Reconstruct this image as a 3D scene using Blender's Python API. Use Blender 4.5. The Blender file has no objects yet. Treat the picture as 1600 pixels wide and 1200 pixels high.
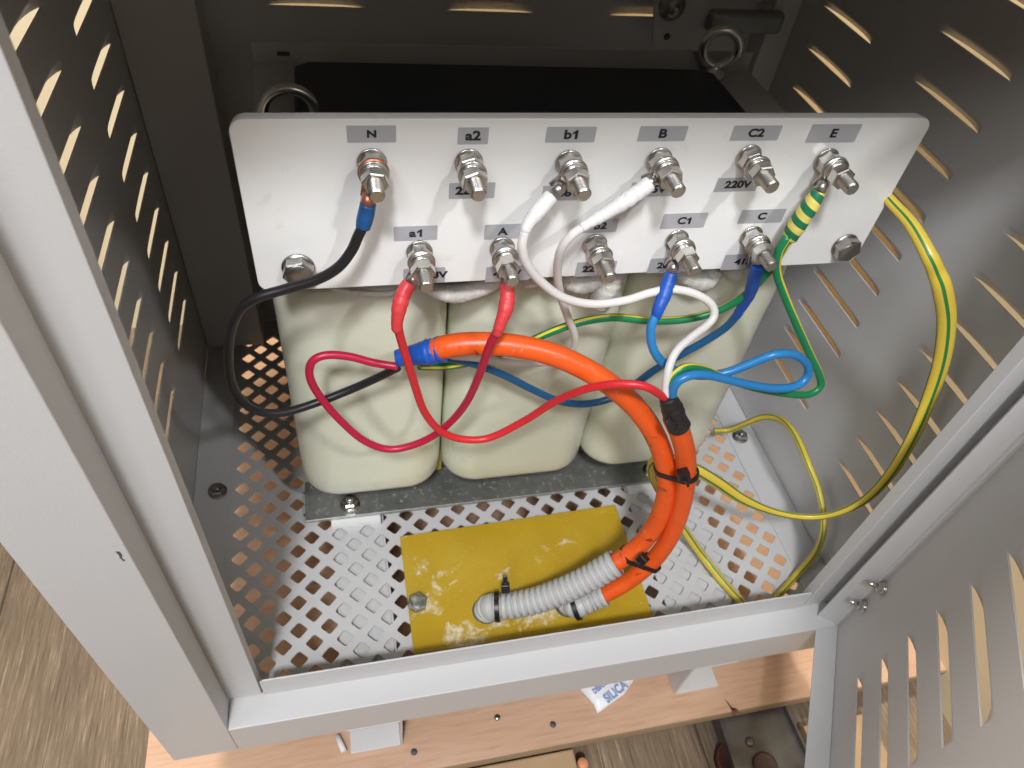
import bpy, bmesh, math, random
from mathutils import Vector, Matrix
random.seed(7)
S = bpy.context.scene
C = S.collection

# ------------------------------------------------------------------ camera
RM = ((0.973628, -0.20206522, 0.10591585),
      (-0.07941436, -0.73539626, -0.67296783),
      (0.21387351, 0.64680908, -0.73204927))      # rows: camera right, down, forward in world axes
FPX = 1136.07
cam_d = bpy.data.cameras.new('camera'); cam = bpy.data.objects.new('camera', cam_d); C.objects.link(cam)
r_, d_, f_ = [Vector(v) for v in RM]
cam.matrix_world = Matrix(((r_.x, -d_.x, -f_.x, 0), (r_.y, -d_.y, -f_.y, 0), (r_.z, -d_.z, -f_.z, 0), (0, 0, 0, 1)))
cam_d.sensor_width = 36; cam_d.lens = FPX / 1600 * 36
cam_d.clip_start = 0.01; cam_d.clip_end = 50
cam_d.dof.use_dof = True; cam_d.dof.focus_distance = 0.44; cam_d.dof.aperture_fstop = 15.0
S.camera = cam

# ------------------------------------------------------------------ world and lamps
W = bpy.data.worlds.new('World'); S.world = W; W.use_nodes = True
wn = W.node_tree; wn.nodes.clear()
wo = wn.nodes.new('ShaderNodeOutputWorld'); wb = wn.nodes.new('ShaderNodeBackground')
wc = wn.nodes.new('ShaderNodeTexCoord'); ws = wn.nodes.new('ShaderNodeSeparateXYZ'); wr = wn.nodes.new('ShaderNodeValToRGB')
wn.links.new(wc.outputs['Generated'], ws.inputs[0]); wn.links.new(ws.outputs['Z'], wr.inputs[0])
wr.color_ramp.elements[0].position = 0.0; wr.color_ramp.elements[0].color = (0.29, 0.28, 0.27, 1)
wr.color_ramp.elements[1].position = 0.8; wr.color_ramp.elements[1].color = (0.93, 0.93, 0.95, 1)
wn.links.new(wr.outputs[0], wb.inputs[0]); wb.inputs[1].default_value = 0.17
wn.links.new(wb.outputs[0], wo.inputs[0])

def area(name, loc, target, size, power, col):
    l = bpy.data.lights.new(name, 'AREA'); l.shape = 'DISK'; l.size = size; l.energy = power; l.color = col
    o = bpy.data.objects.new(name, l); C.objects.link(o); o.location = loc
    o.rotation_euler = (Vector(target) - Vector(loc)).to_track_quat('-Z', 'Y').to_euler()
    return o
sl = bpy.data.lights.new('ceiling_downlight', 'SPOT'); sl.energy = 78; sl.color = (0.98, 0.98, 1.0); sl.spot_size = math.radians(20); sl.spot_blend = 0.75; sl.shadow_soft_size = 0.06
so = bpy.data.objects.new('ceiling_downlight', sl); C.objects.link(so); so.location = (0.78, -0.95, 1.32)
so.rotation_euler = (Vector((0.235, 0.35, -0.225)) - so.location).to_track_quat('-Z', 'Y').to_euler()
area('ceiling_lamp_left', (-0.35, -1.15, 1.88), (0.15, 0.35, -0.5), 0.30, 73, (0.955, 0.97, 1.0))
area('fill_light_front_left', (-1.0, -1.7, 1.75), (0.1, 0.25, -0.45), 0.9, 34, (0.95, 0.965, 1.0))  # added front fill, no such fitting; brightens left post and door
area('fill_light_front_right', (1.5, -1.3, 1.2), (0, 0.2, -0.4), 0.9, 17, (1.0, 0.98, 0.98))  # added soft fill that lifts the left post's return strip
area('fill_light_door', (-1.6, -0.30, 1.25), (0.35, 0.1, -0.4), 0.8, 13, (0.97, 0.98, 1.0))  # added light from the left to brighten the door's inner face
area('fill_light_back_wall', (-0.5, 0.55, 1.5), (-0.2, 0.8, -0.6), 0.3, 36, (1.0, 0.91, 0.77))  # added light so the wall behind the louvres shows bright
area('fill_light_right_wall', (0.56, 0.62, 1.35), (0.54, 0.5, -0.6), 0.16, 34, (1.0, 0.91, 0.77))  # added light over the right gap, brightens what the slits show
S.view_settings.view_transform = 'Standard'; S.view_settings.look = 'None'
S.view_settings.exposure = -0.29; S.view_settings.gamma = 1.0
S.render.engine = 'CYCLES'; S.cycles.use_denoising = True
S.cycles.max_bounces = 8; S.cycles.caustics_reflective = False; S.cycles.caustics_refractive = False

# ------------------------------------------------------------------ pixel rays -> points on real planes (survey helper)
def ray(x, y):
    a, b = (x - 800) / FPX, (y - 600) / FPX
    return a * r_ + b * d_ + f_
def onY(x, y, Y): d = ray(x, y); return d * (Y / d.y)
def onZ(x, y, Z): d = ray(x, y); return d * (Z / d.z)
def onX(x, y, X): d = ray(x, y); return d * (X / d.x)

# ------------------------------------------------------------------ materials
def mat(name, col, rough=0.5, metal=0.0, spec=0.5, noise=None, bump=None, coat=0.0, sub=0.0):
    """noise = (scale, amount, second colour); bump = (scale, strength)"""
    m = bpy.data.materials.new(name); m.use_nodes = True
    nt = m.node_tree; b = nt.nodes['Principled BSDF']
    b.inputs['Base Color'].default_value = (*col, 1); b.inputs['Roughness'].default_value = rough
    b.inputs['Metallic'].default_value = metal; b.inputs['Specular IOR Level'].default_value = spec
    b.inputs['Coat Weight'].default_value = coat; b.inputs['Coat Roughness'].default_value = 0.08
    if sub:
        b.inputs['Subsurface Weight'].default_value = sub
        b.inputs['Subsurface Radius'].default_value = (0.01, 0.01, 0.006)
    tc = nt.nodes.new('ShaderNodeTexCoord')
    if noise:
        n = nt.nodes.new('ShaderNodeTexNoise'); n.inputs['Scale'].default_value = noise[0]; n.inputs['Detail'].default_value = 6
        nt.links.new(tc.outputs['Object'], n.inputs['Vector'])
        r = nt.nodes.new('ShaderNodeValToRGB'); r.color_ramp.elements[0].position = 0.35; r.color_ramp.elements[1].position = 0.72
        r.color_ramp.elements[0].color = (*col, 1); k = noise[1]; c2 = noise[2]
        r.color_ramp.elements[1].color = (*[col[i] * (1 - k) + c2[i] * k for i in range(3)], 1)
        nt.links.new(n.outputs['Fac'], r.inputs[0]); nt.links.new(r.outputs[0], b.inputs['Base Color'])
    if bump:
        n2 = nt.nodes.new('ShaderNodeTexNoise'); n2.inputs['Scale'].default_value = bump[0]; n2.inputs['Detail'].default_value = 3
        nt.links.new(tc.outputs['Object'], n2.inputs['Vector'])
        bp = nt.nodes.new('ShaderNodeBump'); bp.inputs['Strength'].default_value = bump[1]; bp.inputs['Distance'].default_value = 0.001
        nt.links.new(n2.outputs['Fac'], bp.inputs['Height']); nt.links.new(bp.outputs[0], b.inputs['Normal'])
    return m

M = {}
M['paint'] = mat('grey_powder_coat', (0.575, 0.572, 0.570), 0.40, noise=(5, 0.4, (0.52, 0.515, 0.51)), bump=(900, 0.13))
M['paint_in'] = M['paint']
M['board'] = mat('white_terminal_board', (0.83, 0.83, 0.81), 0.22, noise=(6, 0.3, (0.78, 0.78, 0.76)), coat=0.3)
M['tape'] = mat('grey_label_tape', (0.41, 0.41, 0.425), 0.38)
M['ink'] = mat('black_label_ink', (0.012, 0.012, 0.015), 0.4)
M['steel'] = mat('nickel_plated_steel', (0.66, 0.64, 0.60), 0.27, 1.0, noise=(120, 0.4, (0.45, 0.42, 0.38)))
M['steel_dark'] = mat('worn_steel_bolt', (0.42, 0.41, 0.39), 0.38, 1.0, noise=(150, 0.5, (0.28, 0.26, 0.24)), bump=(400, 0.2))
M['zinc'] = mat('galvanised_steel', (0.42, 0.43, 0.42), 0.34, 1.0)
M['lug'] = mat('tinned_lug', (0.42, 0.39, 0.36), 0.35, 0.9)
M['lug_cu'] = mat('copper_strand', (0.45, 0.18, 0.12), 0.4, 0.8)
M['black_box'] = mat('black_core_lacquer', (0.017, 0.023, 0.036), 0.3, spec=0.35, bump=(20, 0.3))
M['core'] = mat('core_iron', (0.05, 0.05, 0.055), 0.5)
M['orange'] = mat('orange_cable_jacket', (0.80, 0.105, 0.012), 0.36, noise=(60, 0.5, (0.66, 0.075, 0.010)), bump=(220, 0.15))
M['red'] = mat('red_wire_insulation', (0.62, 0.022, 0.030), 0.38)
M['crimson'] = mat('crimson_wire_insulation', (0.44, 0.010, 0.045), 0.38)
M['red_tape'] = mat('red_tape', (0.60, 0.045, 0.050), 0.45, bump=(260, 0.5))
M['white_wire'] = mat('white_wire_insulation', (0.68, 0.645, 0.62), 0.42)
M['white_tape'] = mat('white_tape', (0.68, 0.675, 0.67), 0.45, bump=(260, 0.6))
M['blue'] = mat('blue_wire_insulation', (0.022, 0.20, 0.48), 0.33)
M['navy'] = mat('dark_blue_wire_insulation', (0.012, 0.10, 0.24), 0.35)
M['blue_tape'] = mat('blue_tape', (0.012, 0.085, 0.42), 0.42, bump=(260, 0.5))
M['blue_sleeve'] = mat('blue_crimp_sleeve', (0.010, 0.070, 0.20), 0.4)
M['black_wire'] = mat('black_wire_insulation', (0.012, 0.012, 0.013), 0.4)
M['black_tape'] = mat('black_tape', (0.020, 0.016, 0.016), 0.45, bump=(160, 0.9))
M['tie'] = mat('black_nylon', (0.012, 0.010, 0.011), 0.35)
M['conduit'] = mat('grey_corrugated_plastic', (0.44, 0.44, 0.43), 0.45, noise=(80, 0.3, (0.5, 0.5, 0.48)))
M['fabric'] = mat('white_braided_sleeve', (0.66, 0.65, 0.60), 0.75, bump=(700, 0.9))
M['cream'] = mat('cream_wall_paint', (0.80, 0.68, 0.46), 0.7, noise=(3, 0.3, (0.66, 0.55, 0.35)))
M['rust_disc'] = mat('rusty_red_steel', (0.07, 0.022, 0.014), 0.6, 0.2)
M['oldwood'] = mat('pale_timber', (0.42, 0.28, 0.16), 0.7, noise=(30, 0.6, (0.30, 0.19, 0.10)))

def ramp(nt, stops):
    r = nt.nodes.new('ShaderNodeValToRGB'); e = r.color_ramp.elements
    while len(e) < len(stops): e.new(0.5)
    for i, (p, c) in enumerate(stops): e[i].position = p; e[i].color = (*c, 1)
    return r
def nodes_of(name, rough=0.5, metal=0.0):
    m = bpy.data.materials.new(name); m.use_nodes = True; nt = m.node_tree
    b = nt.nodes['Principled BSDF']; b.inputs['Roughness'].default_value = rough; b.inputs['Metallic'].default_value = metal
    tc = nt.nodes.new('ShaderNodeTexCoord')
    return m, nt, b, tc
def noise_n(nt, vec, scale, detail=5, rough=0.5, dist=0.0, stretch=None):
    n = nt.nodes.new('ShaderNodeTexNoise'); n.inputs['Scale'].default_value = scale; n.inputs['Detail'].default_value = detail
    n.inputs['Roughness'].default_value = rough; n.inputs['Distortion'].default_value = dist
    if stretch:
        mp = nt.nodes.new('ShaderNodeMapping'); mp.inputs['Scale'].default_value = stretch
        nt.links.new(vec, mp.inputs[0]); vec = mp.outputs[0]
    nt.links.new(vec, n.inputs['Vector']); return n
def mixc(nt, fac, a, b):
    x = nt.nodes.new('ShaderNodeMix'); x.data_type = 'RGBA'
    for s, v in ((0, fac), (6, a), (7, b)):
        if hasattr(v, 'links'): nt.links.new(v, x.inputs[s])
        elif s == 0: x.inputs[s].default_value = v
        else: x.inputs[s].default_value = (*v, 1)
    return x.outputs[2]

def scuffs(m, dark, scale=38, lo=0.64, hi=0.70, stretch=(1, 1, 1)):
    nt = m.node_tree; b = nt.nodes['Principled BSDF']; lk = b.inputs['Base Color'].links
    tc = [n for n in nt.nodes if n.type == 'TEX_COORD'][0]; n = noise_n(nt, tc.outputs['Object'], scale, 9, 0.7, 0.4, stretch)
    r = ramp(nt, [(lo, (0, 0, 0)), (hi, (0.85, 0.85, 0.85))]); nt.links.new(n.outputs[0], r.inputs[0])
    base = lk[0].from_socket if lk else tuple(b.inputs['Base Color'].default_value)[:3]
    nt.links.new(mixc(nt, r.outputs[0], base, dark), b.inputs['Base Color'])
scuffs(M['orange'], (0.10, 0.03, 0.02), 62, 0.615, 0.65); scuffs(M['orange'], (0.72, 0.30, 0.18), 140, 0.61, 0.70)
scuffs(M['board'], (0.62, 0.61, 0.58), 30, 0.62, 0.78); scuffs(M['paint'], (0.40, 0.39, 0.37), 55, 0.71, 0.74)
for k_ in ('red', 'crimson', 'blue', 'navy', 'white_wire'): scuffs(M[k_], (0.25, 0.22, 0.20), 110, 0.70, 0.78)
# coil resin: pale cream green with yellow where resin pooled and faint scuffs
m, nt, b, tc = nodes_of('cast_resin', 0.33)
n = noise_n(nt, tc.outputs['Object'], 9, 5, 0.55); r = ramp(nt, [(0.3, (0.66, 0.68, 0.535)), (0.7, (0.72, 0.735, 0.61))]); nt.links.new(n.outputs[0], r.inputs[0])
sp = nt.nodes.new('ShaderNodeSeparateXYZ'); nt.links.new(tc.outputs['Object'], sp.inputs[0])
rz = nt.nodes.new('ShaderNodeMapRange'); rz.inputs[1].default_value = -0.46; rz.inputs[2].default_value = -0.575; nt.links.new(sp.outputs[2], rz.inputs[0])
c = mixc(nt, rz.outputs[0], r.outputs[0], (0.63, 0.67, 0.24))
n2 = noise_n(nt, tc.outputs['Object'], 34, 4, 0.6); r2 = ramp(nt, [(0.62, (0, 0, 0)), (0.80, (0.35, 0.35, 0.35))]); nt.links.new(n2.outputs[0], r2.inputs[0])
c = mixc(nt, r2.outputs[0], c, (0.42, 0.41, 0.30)); nt.links.new(c, b.inputs['Base Color'])
b.inputs['Coat Weight'].default_value = 0.4; b.inputs['Coat Roughness'].default_value = 0.12
b.inputs['Subsurface Weight'].default_value = 0.35; b.inputs['Subsurface Radius'].default_value = (0.008, 0.008, 0.004); b.inputs['Subsurface Scale'].default_value = 1.0
n3 = noise_n(nt, tc.outputs['Object'], 14, 3, 0.5, stretch=(1, 1, 0.4)); bp = nt.nodes.new('ShaderNodeBump'); bp.inputs['Strength'].default_value = 0.035; bp.inputs['Distance'].default_value = 0.004
wv = nt.nodes.new('ShaderNodeTexWave'); wv.bands_direction = 'Z'; wv.inputs['Scale'].default_value = 22; wv.inputs['Distortion'].default_value = 5; wv.inputs['Detail'].default_value = 3; wv.inputs['Detail Scale'].default_value = 0.6; nt.links.new(tc.outputs['Object'], wv.inputs[0])
wm = nt.nodes.new('ShaderNodeMath'); wm.operation = 'MULTIPLY_ADD'; wm.inputs[1].default_value = 0.10; nt.links.new(wv.outputs[1], wm.inputs[0]); nt.links.new(n3.outputs[0], wm.inputs[2])
nt.links.new(wm.outputs[0], bp.inputs['Height']); nt.links.new(bp.outputs[0], b.inputs['Normal']); M['resin'] = m

# yellow plate with white powder smears
m, nt, b, tc = nodes_of('yellow_glass_laminate', 0.35)
n = noise_n(nt, tc.outputs['Object'], 12, 5, 0.6, 0.6); r = ramp(nt, [(0.3, (0.44, 0.28, 0.012)), (0.7, (0.53, 0.35, 0.022))]); nt.links.new(n.outputs[0], r.inputs[0])
n2 = noise_n(nt, tc.outputs['Object'], 26, 9, 0.66, 1.2); last = n2.outputs[0]
for (px_, py_, rad_, amt_) in ((0.052, 0.300, 0.020, 0.16), (0.085, 0.262, 0.034, 0.20), (0.150, 0.262, 0.034, 0.16), (0.050, 0.335, 0.012, 0.15), (0.075, 0.320, 0.016, 0.13), (0.170, 0.328, 0.018, 0.15), (0.200, 0.345, 0.024, 0.13), (0.130, 0.315, 0.018, 0.10)):
    vd = nt.nodes.new('ShaderNodeVectorMath'); vd.operation = 'DISTANCE'; vd.inputs[1].default_value = (px_ - 0.146, py_ - 0.31, 0.0015); nt.links.new(tc.outputs['Object'], vd.inputs[0])
    mr = nt.nodes.new('ShaderNodeMapRange'); mr.interpolation_type = 'SMOOTHSTEP'; mr.inputs[1].default_value = rad_ * 1.5; mr.inputs[2].default_value = 0; mr.inputs[3].default_value = 0; mr.inputs[4].default_value = amt_; nt.links.new(vd.outputs['Value'], mr.inputs[0])
    ad = nt.nodes.new('ShaderNodeMath'); ad.operation = 'ADD'; nt.links.new(last, ad.inputs[0]); nt.links.new(mr.outputs[0], ad.inputs[1]); last = ad.outputs[0]
r2 = ramp(nt, [(0.63, (0, 0, 0)), (0.67, (0.7, 0.7, 0.7)), (0.76, (1.0, 1.0, 1.0))]); nt.links.new(last, r2.inputs[0])
n4 = noise_n(nt, tc.outputs['Object'], 160, 6, 0.7); r4 = ramp(nt, [(0.42, (0.15, 0.15, 0.15)), (0.60, (1, 1, 1))]); nt.links.new(n4.outputs[0], r4.inputs[0])
mm = nt.nodes.new('ShaderNodeMath'); mm.operation = 'MULTIPLY'; nt.links.new(r2.outputs[0], mm.inputs[0]); nt.links.new(r4.outputs[0], mm.inputs[1])
n5 = noise_n(nt, tc.outputs['Object'], 700, 3, 0.6); r5 = ramp(nt, [(0.66, (0, 0, 0)), (0.72, (0.7, 0.7, 0.7))]); nt.links.new(n5.outputs[0], r5.inputs[0])
mx = nt.nodes.new('ShaderNodeMath'); mx.operation = 'MAXIMUM'; nt.links.new(mm.outputs[0], mx.inputs[0]); nt.links.new(r5.outputs[0], mx.inputs[1])
c = mixc(nt, mx.outputs[0], r.outputs[0], (0.74, 0.68, 0.52)); nt.links.new(c, b.inputs['Base Color'])
rr = nt.nodes.new('ShaderNodeMapRange'); rr.inputs[3].default_value = 0.3; rr.inputs[4].default_value = 0.85; nt.links.new(mx.outputs[0], rr.inputs[0]); nt.links.new(rr.outputs[0], b.inputs['Roughness']); M['yellow'] = m

# galvanised bracket with pale dust
m, nt, b, tc = nodes_of('dusty_galvanised_steel', 0.4)
n = noise_n(nt, tc.outputs['Object'], 25, 4, 0.6); r = ramp(nt, [(0.3, (0.30, 0.32, 0.30)), (0.7, (0.46, 0.48, 0.45))]); nt.links.new(n.outputs[0], r.inputs[0])
n2 = noise_n(nt, tc.outputs['Object'], 260, 6, 0.75); r2 = ramp(nt, [(0.56, (0, 0, 0)), (0.68, (0.75, 0.75, 0.75))]); nt.links.new(n2.outputs[0], r2.inputs[0])
c = mixc(nt, r2.outputs[0], r.outputs[0], (0.66, 0.65, 0.58)); nt.links.new(c, b.inputs['Base Color'])
iv = nt.nodes.new('ShaderNodeMapRange'); iv.inputs[3].default_value = 0.8; iv.inputs[4].default_value = 0.1; nt.links.new(r2.outputs[0], iv.inputs[0]); nt.links.new(iv.outputs[0], b.inputs['Metallic'])
M['bracket'] = m

# plywood
m, nt, b, tc = nodes_of('plywood', 0.62)
n = noise_n(nt, tc.outputs['Object'], 6, 6, 0.6, 0.8, (1, 5, 1)); r = ramp(nt, [(0.3, (0.50, 0.305, 0.195)), (0.7, (0.59, 0.39, 0.268))]); nt.links.new(n.outputs[0], r.inputs[0])
n2 = noise_n(nt, tc.outputs['Object'], 300, 4, 0.7, 0, (1, 2.5, 1)); r2 = ramp(nt, [(0.64, (0, 0, 0)), (0.72, (0.7, 0.7, 0.7))]); nt.links.new(n2.outputs[0], r2.inputs[0])
c = mixc(nt, r2.outputs[0], r.outputs[0], (0.78, 0.58, 0.38))
n3 = noise_n(nt, tc.outputs['Object'], 90, 5, 0.6, 0, (0.25, 3, 1)); r3 = ramp(nt, [(0.50, (0, 0, 0)), (0.72, (0.55, 0.55, 0.55))]); nt.links.new(n3.outputs[0], r3.inputs[0])
c = mixc(nt, r3.outputs[0], c, (0.40, 0.22, 0.11)); nt.links.new(c, b.inputs['Base Color']); M['ply'] = m
m, nt, b, tc = nodes_of('plywood_edge', 0.75)
w = nt.nodes.new('ShaderNodeTexWave'); w.bands_direction = 'Z'; w.inputs['Scale'].default_value = 55; w.inputs['Distortion'].default_value = 0.6; nt.links.new(tc.outputs['Object'], w.inputs[0])
r = ramp(nt, [(0.2, (0.26, 0.18, 0.10)), (0.8, (0.40, 0.29, 0.18))]); nt.links.new(w.outputs[0], r.inputs[0]); nt.links.new(r.outputs[0], b.inputs['Base Color']); M['ply_edge'] = m

# weathered vinyl plank floor, grain along Y
m, nt, b, tc = nodes_of('weathered_wood_floor', 0.55)
n = noise_n(nt, tc.outputs['Object'], 60, 8, 0.75, 0.6, (6, 0.20, 1)); r = ramp(nt, [(0.36, (0.055, 0.038, 0.025)), (0.46, (0.155, 0.112, 0.075)), (0.56, (0.235, 0.178, 0.125)), (0.66, (0.52, 0.45, 0.36))]); nf = noise_n(nt, tc.outputs['Object'], 90, 6, 0.7, 0.2, (14, 0.28, 1)); ma = nt.nodes.new('ShaderNodeMath'); ma.operation = 'MULTIPLY_ADD'; ma.inputs[1].default_value = 0.55
mb_ = nt.nodes.new('ShaderNodeMath'); mb_.operation = 'MULTIPLY'; mb_.inputs[1].default_value = 0.47; nt.links.new(n.outputs[0], mb_.inputs[0]); nt.links.new(nf.outputs[0], ma.inputs[0]); nt.links.new(mb_.outputs[0], ma.inputs[2])
nt.links.new(ma.outputs[0], r.inputs[0])
n2 = noise_n(nt, tc.outputs['Object'], 7, 4, 0.6, 0.5, (1.5, 0.5, 1)); r2 = ramp(nt, [(0.35, (0.62, 0.60, 0.58)), (0.68, (1.15, 1.1, 1.0))]); nt.links.new(n2.outputs[0], r2.inputs[0])
x = nt.nodes.new('ShaderNodeMix'); x.data_type = 'RGBA'; x.blend_type = 'MULTIPLY'; x.inputs[0].default_value = 1
nt.links.new(r.outputs[0], x.inputs[6]); nt.links.new(r2.outputs[0], x.inputs[7])
br = nt.nodes.new('ShaderNodeTexBrick'); br.inputs['Color1'].default_value = (1, 1, 1, 1); br.inputs['Color2'].default_value = (0.86, 0.86, 0.86, 1); br.inputs['Mortar'].default_value = (0.25, 0.22, 0.2, 1)
br.inputs['Scale'].default_value = 1; br.inputs['Mortar Size'].default_value = 0.0012; br.inputs['Brick Width'].default_value = 1.2; br.inputs['Row Height'].default_value = 0.18
mp = nt.nodes.new('ShaderNodeMapping'); mp.inputs['Rotation'].default_value = (0, 0, math.radians(90)); mp.inputs['Location'].default_value = (0, 0.03, 0)
nt.links.new(tc.outputs['Object'], mp.inputs[0]); nt.links.new(mp.outputs[0], br.inputs['Vector'])
y = nt.nodes.new('ShaderNodeMix'); y.data_type = 'RGBA'; y.blend_type = 'MULTIPLY'; y.inputs[0].default_value = 1
nt.links.new(x.outputs[2], y.inputs[6]); nt.links.new(br.outputs[0], y.inputs[7]); nt.links.new(y.outputs[2], b.inputs['Base Color'])
bp = nt.nodes.new('ShaderNodeBump'); bp.inputs['Strength'].default_value = 0.4; bp.inputs['Distance'].default_value = 0.002; nt.links.new(n.outputs[0], bp.inputs['Height']); nt.links.new(bp.outputs[0], b.inputs['Normal']); M['floor'] = m

# green-yellow stripes along the wire (UV x runs round the wire)
def striped(name, yel, grn, width, rep=2):
    m, nt, b, tc = nodes_of(name, 0.36)
    sp = nt.nodes.new('ShaderNodeSeparateXYZ'); nt.links.new(tc.outputs['UV'], sp.inputs[0])
    a = nt.nodes.new('ShaderNodeMath'); a.operation = 'MULTIPLY'; a.inputs[1].default_value = rep; nt.links.new(sp.outputs[0], a.inputs[0])
    f = nt.nodes.new('ShaderNodeMath'); f.operation = 'FRACT'; nt.links.new(a.outputs[0], f.inputs[0])
    l = nt.nodes.new('ShaderNodeMath'); l.operation = 'LESS_THAN'; l.inputs[1].default_value = width; nt.links.new(f.outputs[0], l.inputs[0])
    nt.links.new(mixc(nt, l.outputs[0], yel, grn), b.inputs['Base Color']); return m
YL, GR = (0.74, 0.58, 0.045), (0.010, 0.20, 0.075)
M['gy'] = striped('green_yellow_insulation', YL, GR, 0.80)
M['gy_band'] = striped('green_yellow_flat_insulation', (0.68, 0.50, 0.06), (0.03, 0.19, 0.05), 0.24, 4)
# spiral green/yellow tape: stripes along the length
m, nt, b, tc = nodes_of('green_yellow_tape', 0.42)
sp = nt.nodes.new('ShaderNodeSeparateXYZ'); nt.links.new(tc.outputs['UV'], sp.inputs[0])
a = nt.nodes.new('ShaderNodeMath'); a.operation = 'MULTIPLY_ADD'; a.inputs[1].default_value = 110; nt.links.new(sp.outputs[1], a.inputs[0]); nt.links.new(sp.outputs[0], a.inputs[2])
f = nt.nodes.new('ShaderNodeMath'); f.operation = 'FRACT'; nt.links.new(a.outputs[0], f.inputs[0])
l = nt.nodes.new('ShaderNodeMath'); l.operation = 'LESS_THAN'; l.inputs[1].default_value = 0.5; nt.links.new(f.outputs[0], l.inputs[0])
nt.links.new(mixc(nt, l.outputs[0], (0.70, 0.58, 0.13), (0.010, 0.16, 0.075)), b.inputs['Base Color']); M['gy_tape'] = m
M['sachet'] = mat('white_sachet_film', (0.78, 0.78, 0.80), 0.4, bump=(60, 0.8))
M['blue_ink'] = mat('blue_print', (0.24, 0.33, 0.58), 0.5)
M['chip_and_hole_shade'] = mat('primer_and_hole_shade', (0.08, 0.08, 0.09), 0.6)  # paint chip, and the painted dark inside holes and the slot

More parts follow.
